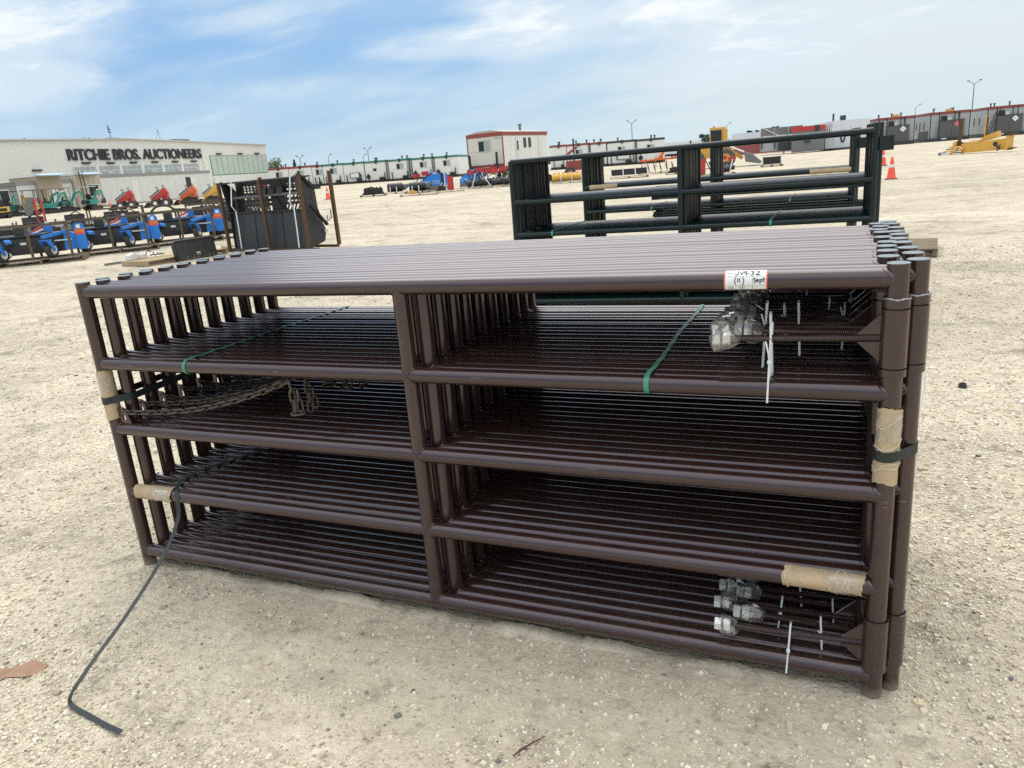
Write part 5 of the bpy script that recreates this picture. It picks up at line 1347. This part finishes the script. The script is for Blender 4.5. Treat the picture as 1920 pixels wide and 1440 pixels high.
rig_shack(14.9, 130.3, .16, 5.3, 9, 4.15, 'grey shack with red placard, left of the yellow machine frame', REDTRIM, 'fbsy', 2, PLR)
rig_shack(22.6, 133.4, .14, 5.4, 10, 4.25, 'dark fronted shack with stair rail and white placard, behind the yellow frame', REDTRIM, 'fd', 3, PLW)
rig_shack(30.6, 136.2, .12, 6.5, 10, 4.35, 'white shack with a red tank at the photo edge', REDTRIM, 'rb', 4)
def box_units():
    x, y = 1.7, 125.1; t = thing('white_container', 'big plain white container with a coiled hose on its end', 'container', (x, y, H(x, y)), .22)
    for i in range(4): MB().box(1.30*i+.01, 1.30*(i+1)-.01, -.03, 0, .3, 4.18).build('panel', mat('white_enamel', (.62, .66, .70), .45), t)
    MB().box(0, 5.2, .002, 9, .3, 4.2).build('body', mat('white_enamel', (.62, .66, .70), .45), t); MB().box(0, 5.2, -.4, 9, .02, .296).build('skid', DGREY, t)
    for i in range(3):
        MB().tube([(1.5+(.55-.06*i)*math.cos(a)*.62, -.12-.05*i, 2.0+(.95-.06*i)*math.sin(a)) for a in [math.pi*.75+math.pi*1.6*k/20 for k in range(21)]], .06, 7).build('hose_coil', DGREY, t)
    MB().cyl((.5, 2, 4.2), (.5, 2, 5.3), .14, 8).build('exhaust', DGREY, t); MB().box(1.6, 2.3, 2, 2.8, 4.2, 4.95).build('roof_unit', DGREY, t)
    for k in range(3): MB().box(-.04, -.004, 1+2*k, 1.9+2*k, 1.4, 3.2).build('side_window', GLASS, t)
    MB().prism([(2.4, 3.1), (2.62, 3.1), (2.51, 3.32)], -.045, -.031, 'y').build('emblem', GREYINK, t)
    x, y = -3.9, 122.6; t = thing('grey_shack', 'grey shack with a broad red band behind the green top rail', 'shack', (x, y, H(x, y)), .05)
    MB().box(0, 4.6, 0, 8, .15, 3.75).build('body', GREY, t); MB().box(-.04, 4.64, -.06, 8, 3.1, 3.80).build('red_band', RED, t)
    MB().box(0, 4.6, -.04, -.005, .2, 3.05).build('front_sheet', GREY, t); MB().box(3.2, 3.9, -.12, -.065, 3.0, 3.85).build('control_box', DGREY, t); MB().box(1.8, 2.6, -.4, -.05, 1.5, 2.2).build('air_conditioner', DGREY, t)
    MB().box(4.7, 6.0, .3, 6, .3, 2.4).build('rear_module', SHW, t)
    for k in range(4): MB().box(4.72+.3*k, 4.84+.3*k, .25, .29, 2.4, 3.3).build('railing', WHITE, t)
    x, y = -8.6, 125.3; t = thing('tilted_platform', 'grey folded platform trailer on stilts left of the red-banded shack', 'platform', (x, y, H(x, y)), .05)
    for i in range(3): MB().box(2.05*i+.02, 2.05*(i+1)-.02, -.05, .15, 2.85, 4.0).build('panel', GREY, t)
    MB().prism([(0, 4.0), (2.6, 4.0), (2.75, 4.25), (1.9, 4.08)], -.05, 1.5, 'y').build('flap', DGREY, t)
    for i in range(4): MB().box(.1+1.9*i, .28+1.9*i, -.05, .1, .9, 2.85).build('stilt', DGREY, t)
    MB().bar((.6, -.25, 3.95), (3.4, -.35, 2.4), .10, .10).build('white_arm', WHITE, t); MB().box(0, 6.1, .3, 4, .55, 2.5).build('white_body', SHW, t)
    MB().box(2.6, 6.0, -1.2, .2, .5, 1.75).build('tool_bin', DGREY, t); MB().box(3.4, 3.55, -.8, -.6, 0, .5).build('leg', DGREY, t)
    x, y = -15.5, 150; t = thing('red_container', 'low dusty red container behind the yellow wheel loader', 'container', (x, y, H(x, y)), .08)
    for i in range(7): MB().box(2*i+.02, 2*i+1.98, -.05, 0, 0.1, 2.5).build('panel', mat('dusty_red', (.27, .06, .06), .6, dust=.3), t)
    MB().box(0, 14, .002, 3, .05, 2.55).build('body', mat('dusty_red', (.27, .06, .06), .6, dust=.3), t)
box_units()
def box_vehicles():
    for (x, y, w, h, rz, lab) in ((-31.5, 163, 7.6, 3.3, .15, 'distant white trailer left of the yellow wheel loader'), (-17.5, 162, 14.0, 4.1, .15, 'distant long white trailer right of the yellow wheel loader')):
        t = thing('white_trailer', lab, 'trailer', (x, y, H(x, y)), rz, 'distant white trailers')
        MB().box(0, w, 0, 3, 1.0, h).build('body', mat('pale_enamel', (.62, .67, .70), .5), t); MB().box(.2, w-.2, .3, 2.7, .7, 1.0).build('chassis', DGREY, t)
        for k in (.25, .72):
            MB().lathe([(0, 0), (.5, 0), (.5, .3), (0, .3)], 14, TR(w*k, .3, .5) @ Matrix.Rotation(math.pi/2, 4, 'X')).build('wheel', RUBBER, t)
        MB().prism([(w*.42, 1.0), (w*.5, 2.0), (w*.58, 1.0), (w*.54, 1.0), (w*.5, 1.5), (w*.46, 1.0)], -.03, -.001, 'y').build('emblem', mat('emblem_blue', (.05, .14, .22), .5), t)
box_vehicles()

# ------------------------------------------------------------------ yellow wheel loader
def wheel_loader():
    x, y = -8.15, 67.4; t = thing('wheel_loader', 'yellow wheel loader with a grey bucket, seen through the green gates', 'wheel loader', (x, y, H(x, y)), .10)
    # x is the driving direction
    for (xx, yy) in ((-.6, -1.15), (-.6, 1.15), (1.95, -1.15), (1.95, 1.15)):
        w = obj('wheel', None, t, (xx, yy, .78)); q = Matrix.Rotation(math.pi/2, 4, 'X')
        MB().lathe([(.38, -.26), (.70, -.27), (.78, -.18), (.78, .18), (.70, .27), (.38, .26), (.38, -.26)], 24, q).build('tyre', mat('dusty_tyre', (.06, .057, .052), .85, dust=.5), w); MB().lathe([(0, -.14), (.15, -.2), (.36, -.22), (.385, -.26), (.385, .26), (.15, .2), (0, .14)], 18, q).build('rim', YELLOW, w)
    MB().prism([(-1.6, .9), (.9, .85), (.9, 1.75), (-.3, 1.95), (-1.65, 1.85)], -.85, .85, 'y').build('engine_hood', YELLOW, t)
    MB().box(.9, 2.5, -.6, .6, .75, 1.35).build('front_frame', YELLOW, t)
    c = obj('cab', None, t, (.42, 0, 0))
    MB().box(.15, 1.45, -.7, .7, 3.18, 3.36).build('cab_roof', YELLOW, c); MB().box(1.28, 1.62, -.68, .68, 1.76, 3.18).build('cab_back', YELLOW, c)
    for (xx, yy) in ((.20, -.66), (.20, .66), (1.20, -.66), (1.20, .66)): MB().box(xx-.04, xx+.04, yy-.04, yy+.04, 1.6, 3.18).build('cab_post', YELLOW, c)
    MB().box(.16, 1.26, -.64, .64, 1.75, 3.14).build('cab_glass', GLASS, c)
    MB().box(.1, 1.4, -.68, .68, 1.36, 1.75).build('cab_base', YELLOW, c)
    for yy in (-.45, .45): MB().bar((1.9, yy, 1.6), (3.3, yy, .65), .16, .30).build('lift_arm', YELLOW, t)
    MB().cyl((2.2, 0, 1.7), (3.4, 0, 1.15), .09, 10).build('tilt_ram', ZINC, t)
    MB().prism([(3.4, 1.2), (3.55, .35), (4.75, .12), (4.9, .25), (4.1, .95)], -1.35, 1.35, 'y').build('bucket', GREY, t)
    MB().box(-.3, .1, -.85, -.80, 2.6, 2.9).build('mirror', BLACK, t); MB().cyl((-1.1, .3, 1.9), (-1.1, .3, 2.5), .07, 8).build('exhaust', BLACK, t)
    MB().lathe([(0, 0), (.08, 0), (.08, .15), (0, .18)], 10, TR(.9, 0, 3.36)).build('beacon', ORANGEP, t)
wheel_loader()

# ------------------------------------------------------------------ yellow steel frame lying on the yard
def yellow_frame():
    x, y = 9.55, 56.6; t = thing('yellow_machine_frame', 'yellow steel machine frame lying on the open yard', 'machine frame', (x, y, H(x, y)), math.atan2(53.74-56.89, 12.74-9.28)+.10)
    t.scale = (.86, .86, .84); L2 = 4.35
    MB().prism([(.95, .12), (L2-.35, .22), (L2-.1, .30), (L2-.1, .98), (.95, .78)], -.14, .14, 'y').build('main_beam', YELLOW, t)
    MB().box(.95, L2-.1, -.20, .20, .775, .80).build('beam_flange', YELLOW, t) if False else None
    MB().prism([(.95, .08), (L2-.3, .17), (L2-.3, .22), (.95, .13)], -.22, .22, 'y').build('beam_flange', YELLOW, t)
    MB().box(L2-.12, L2+.02, -.40, .40, .12, 1.15).build('end_plate', YELLOW, t)
    for z in (.15, 1.15): MB().prism([(L2, z), (L2+.35, z+.10), (L2+.35, z+.15), (L2, z+.12)], -.3, .3, 'y').build('end_lug', RUST, t)
    MB().lathe([(0, 0), (.16, 0), (.16, .02), (0, .02)], 14, TR(L2-.95, -.145, .62) @ Matrix.Rotation(math.pi/2, 4, 'X')).build('beam_hole', BLACK, t)
    MB().bar((L2-.9, -.25, .60), (L2-.5, -.40, .25), .10, .10).build('dark_pin', DGREY, t); MB().bar((L2-.65, -.42, .12), (L2-.45, -.42, .55), .07, .07).build('dark_pin', DGREY, t)
    MB().prism([(1.5, .82), (2.0, 1.0), (2.15, 1.2), (3.1, 1.52), (3.15, 1.08), (2.4, .92)], .55, 1.05, 'y').build('upper_box', YELLOW, t)
    MB().box(.5, 3.0, .5, 1.1, .55, .85).build('rear_beam', YELLOW, t); MB().box(2.2, 3.0, .45, .5, .5, .85).build('rear_web', RUST, t)
    MB().prism([(.30, .55), (.46, .55), (.50, .95), (.62, 1.0), (.62, 1.05), (.2, .9)], -.02, .28, 'y').build('bracket', YELLOW, t)
    MB().box(.56, .70, .05, .25, .5, 2.65).build('brown_post', RUST, t); MB().box(.50, .72, .02, .28, 2.2, 2.55).build('post_head', RUST, t); MB().prism([(.55, .75), (1.0, .55), (1.25, .55), (1.25, .62), (.7, 1.0)], .05, .2, 'y').build('post_foot', RUST, t)
    MB().cyl((2.1, .8, 1.0), (2.12, .8, 2.75), .055, 10).build('yellow_post', YELLOW, t); MB().cyl((2.19, .8, 1.2), (2.22, .8, 2.65), .05, 8).build('rust_ram', RUST, t)
    for k in range(2): MB().lathe([(.10, 0), (.15, 0), (.15, .05), (.10, .05), (.10, 0)], 14, TR(1.72+.27*k, -.10, .86) @ Matrix.Rotation(math.pi/2, 4, 'X')).build('ring', YELLOW, t)
    for k in range(4): MB().box(-.55+.12*k, .9, -.18+.12*k, -.10+.12*k, .10+.14*k, .18+.14*k).build('fork_tine', YELLOW if k % 2 else RUST, t)
    MB().bar((.2, -.2, .55), (.95, -.2, .62), .07, .07).build('strut', YELLOW, t); MB().bar((.32, -.28, .0), (.36, -.28, .62), .08, .08).build('strut', YELLOW, t)
    MB().tube([(.42, -.24, .12), (.60, -.26, .30), (.72, -.24, .55), (.95, -.26, .50), (1.15, -.26, .33)], .09, 9).build('knuckle', YELLOW, t)
    for k in range(3): MB().tube([(.75, -.26, .40), (.85, -.30, .2), (1.1+.1*k, -.35, .05)], .015, 6).build('cable', DGREY, t)
    for k in range(3): MB().cyl((-.2+.1*k, .6, .55+.13*k), (.45, .6, .55+.13*k), .06, 9).build('roller', RUST, t)
    MB().box(-.75, -.35, -.2, .1, .0, .22).build('shoe', GREY, t); MB().box(-.45, .2, -.28, -.1, .0, .16).build('shoe', ZINC, t)
yellow_frame()

# ------------------------------------------------------------------ attachments on pallets, middle distance
def at_pallet(x, y, rz, w, d, label, old=False): return pallet(x, y, rz, w, d, label, old, 6)
MID = 'attachments on pallets across the yard'
def attach(x, y, rz, label, kind, seed):
    rg = random.Random(seed); a = thing('pallet_attachment', label, 'attachment', (x, y, H(x, y)+.128), rz, MID); a.scale = (1.3, 1.3, 1.3) if kind in ('drum', 'claw', 'mix') and x < -15 else (1, 1, 1)
    if kind == 'drum':
        MB().cyl((-.45, 0, .26), (.45, 0, .26), .25, 16).build('drum', BLACK, a)
        for s in (-.28, .1): MB().ribbon([(s, -.28, .0), (s, -.26, .28), (s, 0, .53), (s, .26, .28), (s, .28, 0)], (1, 0, 0), .05, .006).build('white_strap', WHITEPL, a)
        for k in range(4): MB().bar((.3+.1*k, -.2, .1), (.5+.12*k, .2, .38), .08, .08).build('tine', BLACK, a)
    if kind == 'claw':
        for k in range(5): MB().prism([(-.5+.2*k, 0), (-.3+.2*k, 0), (-.22+.2*k, .25), (-.36+.2*k, .42), (-.5+.2*k, .30)], -.25+.06*k, -.17+.06*k, 'y').build('claw', BLACK, a)
        MB().tube([(-.5, 0, .3), (-.1, .1, .4), (.5, 0, .18)], .05, 8).build('tube', DGREY, a); MB().box(-.6, .6, -.1, .1, 0, .12).build('frame', BLACK, a)
    if kind == 'blue':
        MB().prism([(-1.0, 0), (1.0, 0), (1.0, 1.15), (.0, 1.15), (-.75, .85), (-1.0, .55)], -.5, .5, 'y').build('case', BLUE, a); MB().box(-1.01, 1.01, -.515, -.502, .0, .28).build('grey_base', GREY, a)
        for k in range(2): MB().box(-.9+.75*k, -.30+.75*k, -.525, -.503, .38, .70).build('label', mat('label_blue', (.10, .35, .75), .4), a)
        MB().box(.0, .14, -.535, -.528, .47, .61).build('red_mark', REDPRINT, a); MB().box(-.7, -.5, -.535, -.528, .50, .58).build('white_mark', WHITE, a)
        MB().box(.55, .72, -.56, -.528, 0, 1.2).build('black_strap', BLACK, a); MB().box(.80, .86, -.56, -.528, 0, 1.2).build('white_strap', WHITEPL, a)
        MB().box(-.35, .3, -.35, .35, 1.152, 1.25).build('top_pack', BLUE, a); MB().box(-.05, .25, -.36, -.353, 1.16, 1.24).build('white_mark', WHITE, a)
        MB().tube([(-1.0, -.4, .45), (-.7, -.5, .85), (-.1, -.4, 1.2)], .02, 6).build('cable', RUBBER, a)
    if kind == 'red':
        MB().box(-.22, .22, -.05, .05, 0, .95).build('red_panel', RED, a)
        for k in range(3): MB().bar((-.9+.25*k, -.1, 0), (-.6+.22*k, .05, .55), .04, .04).build('white_leg', WHITEPL, a)
        MB().prism([(-1.1, 0), (-.4, 0), (-.35, .25), (-.8, .38)], -.3, .2, 'y').build('body', BLACK, a)
    if kind == 'mix':
        for k in range(9):
            p = V(rg.uniform(-.8, .8), rg.uniform(-.35, .35), 0); q = p+V(rg.uniform(-.5, .5), rg.uniform(-.2, .2), rg.uniform(.35, .95))
            MB().bar(p, q, .06, .06).build('bar', rg.choice((BLACK, BLACK, ZINC, WHITEPL, DGREY)), a)
        MB().cyl((-.7, -.1, .2), (.4, -.1, .2), .17, 12).build('auger', BLACK, a); MB().cyl((-.2, .2, .22), (.8, .2, .28), .15, 12).build('auger', DGREY, a)
        for k in range(3): MB().box(-.7+.55*k, -.25+.55*k, .1, .35, .70+.1*(k % 2), .95+.1*(k % 2)).build('red_head', RED, a)
        for k in range(3): MB().tube([(rg.uniform(-.6, .6), -.3, .1), (rg.uniform(-.5, .5), -.2, .7), (rg.uniform(-.4, .4), 0, .5)], .025, 6).build('hose', RUBBER, a)
    if kind == 'roller':
        MB().cyl((-1.35, 0, .30), (1.35, 0, .30), .27, 16).build('drum', YELLOW, a)
        for k in range(8):
            for j in range(3): MB().box(-1.25+.34*k+.08*j, -1.13+.34*k+.08*j, -.12+.10*j, -.02+.10*j, .53, .62).build('pad', YELLOW, a)
        for s in (-.7, .1, .8): MB().ribbon([(s, -.30, 0), (s, -.29, .33), (s, 0, .64)], (1, 0, 0), .06, .006).build('white_strap', WHITEPL, a)
    if kind == 'disc':
        MB().bar((-1.8, 0, .95), (1.9, 0, 1.05), .12, .12).build('beam', ORANGEP, a); MB().bar((-1.6, .8, .95), (1.9, .8, 1.02), .12, .12).build('beam', ORANGEP, a)
        for k in range(5): MB().bar((-1.5+.8*k, -.1, .95), (-1.1+.8*k, .9, 1.1), .10, .10).build('cross_beam', ORANGEP, a)
        MB().bar((-.2, .2, 1.0), (.3, .4, 1.55), .2, .2).build('hitch', ORANGEP, a)
        for k in range(7): MB().lathe([(0, 0), (.36, .05), (.36, .07), (0, .03)], 16, TR(-1.6+.5*k, -.2, .38) @ Matrix.Rotation(math.pi/2.3, 4, 'Y')).build('disc', BLACK, a)
        for k in range(4): MB().bar((-1.3+.9*k, -.2, .4), (-1.3+.9*k, 0, .95), .06, .06).build('hanger', ORANGEP, a)
        for xx in (2.0, 2.5): MB().bar((xx, 0, 0), (xx, 0, 1.15), .05, .05).build('crate_post', RUST, a)
    if kind == 'plate':
        MB().box(-.62, .62, -.03, .03, .05, .52).build('face', BLACK, a); MB().box(-.68, .68, -.08, .06, .52, .60).build('top_rail', DGREY, a)
        for s in (-.66, .64): MB().bar((s, -.15, 0), (s*.97, 0, .52), .06, .06).build('end_bracket', GREY, a)
    if kind == 'tray':
        for k in range(3): MB().prism([(-1.3+.9*k, .12), (-.5+.9*k, .12), (-.45+.9*k, .55), (-1.35+.9*k, .55)], -.35, .35, 'y').build('bucket', BLACK, a)
        for k in range(4): MB().bar((-1.35+.9*k, -.4, .0), (-1.4+.9*k, -.3, .75), .07, .07).build('white_post', WHITEPL, a)
    return a
MIDL = [(-29.1, 46.6, .45, 'claw', 'black claw attachment on the pallet nearest the bucket cone'), (-29.0, 49.6, .45, 'drum', 'black drum attachment with white straps, second pallet along'), (-26.5, 48.7, .45, 'drum', 'black drum attachment with white straps, beside the blue cases'),
        (-25.9, 50.4, .45, 'blue', 'blue strapped cases with red mark, closer to the black drums'), (-24.2, 53.6, .45, 'blue', 'blue strapped cases behind the red panel'), (-22.9, 47.3, .45, 'red', 'upright red panel and white legs on a pallet'),
        (-22.3, 51.0, .45, 'mix', 'tangle of black augers with red heads, right of the red panel'), (-20.6, 51.6, .45, 'mix', 'tangle of black bars and red heads before the raised trailer'), (-19.0, 52.6, .45, 'mix', 'tangle of black augers and silver bars beside the green stack'),
        (-27.9, 52.4, .45, 'mix', 'tangle of black bars and silver pins between drum and blue cases'), (-23.0, 55.0, .45, 'mix', 'tangle of black augers behind the blue cases, nearest the trailers'), (-21.3, 54.6, .45, 'red', 'upright red panel behind the tangled augers'), (-19.3, 55.0, .45, 'mix', 'tangle of silver bars and red heads farthest back beside the green stack'), (-17.6, 53.6, .4, 'claw', 'black claw attachment against the left end of the green stack'),
        (-15.3, 51.8, .35, 'roller', 'yellow padded roller seen through the green gates'), (-11.6, 54.6, .35, 'tray', 'row of black trays with white posts seen through the green gates'), (-10.9, 62.5, .35, 'disc', 'orange disc harrow seen through the green gates'),
        (-8.6, 57.2, .35, 'claw', 'black claw attachment just left of the green middle posts'), (-5.2, 48.2, .3, 'red', 'upright red panel seen between the green posts'), (-4.1, 49.5, .3, 'mix', 'black attachment with red head right of the green middle posts'),
        (-1.9, 60.5, .25, 'plate', 'black blade plate on a pallet in the open yard')]
for i, (x, y, rz, kd, lab) in enumerate(MIDL):
    attach(x, y, rz, lab, kd, 60+i)
    w = {'roller': 2.7, 'disc': 3.6, 'tray': 2.8, 'blue': 2.1}.get(kd, 1.9 if x < -15 else 1.5)
    at_pallet(x, y, rz, w, 1.1, 'pallet under the ' + lab.split(' on ')[0].split(',')[0].split(' seen ')[0] + [' (near)', ''][1] + (', beside the blue cases' if i == 2 else ''), i % 2 == 0)

at_pallet(-23.6, 43.9, .45, 2.6, 1.2, 'bright orange-stained pallet in front of the blue cases')
tag(MB().prism([(-.8, 0), (-.3, 0), (-.35, .18), (-.7, .22)], -.3, .3, 'y').build('orange_fitting', YELLOW, loc=(-23.5, 43.9, H(-23.5, 43.9)+.128), rot=(0, 0, .45)), 'small yellow fitting lying on the pallet before the blue cases', 'fitting')

# ------------------------------------------------------------------ tractor wheel and cab glimpsed behind the green gates
x, y = -17.6, 61.5; tr_ = thing('old_tractor', 'old red tractor partly hidden behind the green gates', 'tractor', (x, y, H(x, y)), .3)
w = obj('wheel', None, tr_, (1.1, -.6, .75)); q = Matrix.Rotation(math.pi/2, 4, 'X')
MB().lathe([(.45, -.18), (.68, -.18), (.75, 0), (.68, .18), (.45, .18), (.45, -.18)], 22, q).build('tyre', RUBBER, w); MB().lathe([(0, -.1), (.46, -.16), (.46, .16), (0, .1)], 18, q).build('rim', GREY, w)
w = obj('wheel', None, tr_, (-.9, -.5, .5))
MB().lathe([(.3, -.14), (.45, -.14), (.5, 0), (.45, .14), (.3, .14), (.3, -.14)], 20, q).build('tyre', RUBBER, w); MB().lathe([(0, -.08), (.31, -.12), (.31, .12), (0, .08)], 16, q).build('rim', GREY, w)
MB().box(-1.2, .6, -.35, .35, .7, 1.5).build('hood', REDTRIM, tr_); MB().box(.6, 1.3, -.4, .4, .7, 1.35).build('seat_box', REDTRIM, tr_); MB().cyl((-.5, -.2, 1.5), (-.5, -.2, 3.3), .07, 8).build('exhaust', BLACK, tr_); MB().bar((-1.3, -.4, 1.9), (-.2, -.3, 2.6), .15, .2).build('loader_arm', REDTRIM, tr_)

# ------------------------------------------------------------------ lamp poles
def lamp_pole(x, y, h, label, arms=2, r=.085):
    p = thing('lamp_pole', label, 'lamp pole', (x, y, H(x, y)), 0, 'tall lamp poles round the yard')
    MB().cyl((0, 0, 0), (0, 0, h-.8), r*1.2, 8, r*.8).build('pole', GREY, p)
    for s in ((-1, 1) if arms == 2 else (1,)):
        MB().tube([(0, 0, h-.9), (s*.25, 0, h-.55), (s*.75, 0, h-.35)], r*.6, 6).build('arm', GREY, p); MB().cbox((s*.85, 0, h-.2), (.42, .3, .16), Matrix.Identity(4)).build('lamp_head', GREY, p)
lamp_pole(-35.6, 152, 8.2, 'twin-headed lamp pole above the grey-trimmed trailers')
lamp_pole(22.9, 149.7, 9.2, 'twin-headed lamp pole above the rig shacks on the right')
lamp_pole(-92.8, 143.6, 7.0, 'twin-headed lamp pole above the green-trimmed trailers'); lamp_pole(-93.9, 143.1, 5.7, 'single lamp pole left of the twin-headed one', 1, .09)
lamp_pole(-103.3, 133.3, 6.2, 'lamp pole right of the two trees', 2); lamp_pole(-100.9, 140, 6.2, 'slim lamp pole between trees and green-trimmed trailers', 1, .07)
lamp_pole(17.3, 187, 7.4, 'thin bare pole above the shack with the white placard', 1, .07); lamp_pole(-21.0, 181, 7.0, 'thin pole beside the wheel loader cab', 1, .07)

# ------------------------------------------------------------------ trees
LEAF = []
for i, c in enumerate(((.075, .115, .035), (.11, .15, .05), (.045, .075, .03))):
    LEAF.append(mat('leaf_%d' % i, c, .6, 0, .3, var=.4, vscale=2.0))
DKL = [mat('spruce_%d' % i, c, .7, 0, .2, var=.4, vscale=2.0) for i, c in enumerate(((.022, .038, .022), (.04, .055, .03)))]
BARK = mat('bark', (.09, .07, .05), .9)
def tree(x, y, h, cr, label, cat, leaves, conic, seed, n=700, ls=.28, grp='trees behind the trailers'):
    rg = random.Random(seed); t = thing('conifer_tree' if conic else 'leafy_tree', label, cat, (x, y, H(x, y)), rg.uniform(0, 6), grp)
    mb = MB(); mb.tube([(0, 0, 0), (.08, .03, h*.4), (.0, .0, h*.92)], [h*.025, h*.018, h*.005], 7)
    limbs = []
    for k in range(11):
        z = h*(.28+.6*k/11); a = rg.uniform(0, 6.28); rr = cr*((1-z/h)*1.15 if conic else rg.uniform(.45, .95)); p = V(rr*math.cos(a), rr*math.sin(a), z+(rr*.5 if not conic else -rr*.15)); limbs.append(p)
        mb.tube([(0, 0, z), tuple(p)], [h*.009, h*.003], 5)
    mb.build('trunk', BARK, t)
    mb = MB()
    for k in range(n):
        if conic:
            z = h*(.10+.9*rg.random()**1.2); r = cr*(1-z/h)**.85*rg.uniform(.25, 1.0)*(1+.25*math.sin(z*9)); a = rg.uniform(0, 6.28); p = V(r*math.cos(a), r*math.sin(a), z)
        else:
            b = rg.choice(limbs); p = b+V(rg.gauss(0, cr*.24), rg.gauss(0, cr*.24), rg.gauss(0, h*.075)); p.z = min(max(p.z, h*.16), h)
        mb.m = rg.randrange(len(leaves)); s = ls*rg.uniform(.6, 1.3); u = V(rg.gauss(0, 1), rg.gauss(0, 1), rg.gauss(0, .6)).normalized(); w_ = u.orthogonal().normalized()
        mb.add([p-u*s, p+w_*s*.6, p+u*s, p-w_*s*.6], [(0, 1, 2, 3)])
    mb.build('crown', leaves, t, smooth=0)
tree(-102.2, 122.3, 5.6, 1.75, 'light green birch right of the auction building', 'tree', LEAF, False, 1, 900, .20)
tree(-104.5, 132.7, 5.3, 1.25, 'narrow green spruce above the red-trimmed trailers', 'tree', [LEAF[0], LEAF[2], DKL[1]], True, 3, 900, .20)
tree(-110.2, 135.9, 4.3, .6, 'thin dark spruce tip between the two green trees', 'tree', DKL, True, 4, 260, .2)
for i, (x, y, h) in enumerate(((-16.4, 196, 4.9), (-14.2, 199, 4.4), (-2.2, 190, 4.6), (.2, 192, 4.3), (-19.2, 200, 3.9))):
    tree(x, y, h, 1.5, ['broad dark tree above the wheel loader cab', 'dark tree right of the loader cab pole', 'dark tree above the long white trailer', 'dark tree at the end of the long white trailer', 'low dark tree left of the loader cab pole'][i], 'tree', DKL, False, 20+i, 420, .32, 'dark trees far behind the wheel loader')
def treeline():
    rg = random.Random(9); mb = MB()
    for k in range(5200):
        f = rg.random(); x = -95+80*f; y = 250-30*f+rg.uniform(0, 14); h = (2.6+1.6*math.sin(x*.35)+1.0*math.sin(x*1.3+2))*(1.0 if f > .72 else .55)
        z = H(x, y)+max(.1, h)*rg.random()**.7*1.25; p = V(x, y, z); s = rg.uniform(.3, .75); u = V(rg.gauss(0, 1), rg.gauss(0, 1), rg.gauss(0, 1)).normalized(); w_ = u.orthogonal().normalized()
        mb.m = rg.randrange(2); mb.add([p-u*s, p+w_*s*.7, p+u*s, p-w_*s*.7], [(0, 1, 2, 3)])
    tag(mb.build('treeline', DKL, smooth=0), 'far line of dark woods on the horizon behind the trailers', 'woods', kind='stuff')
treeline()
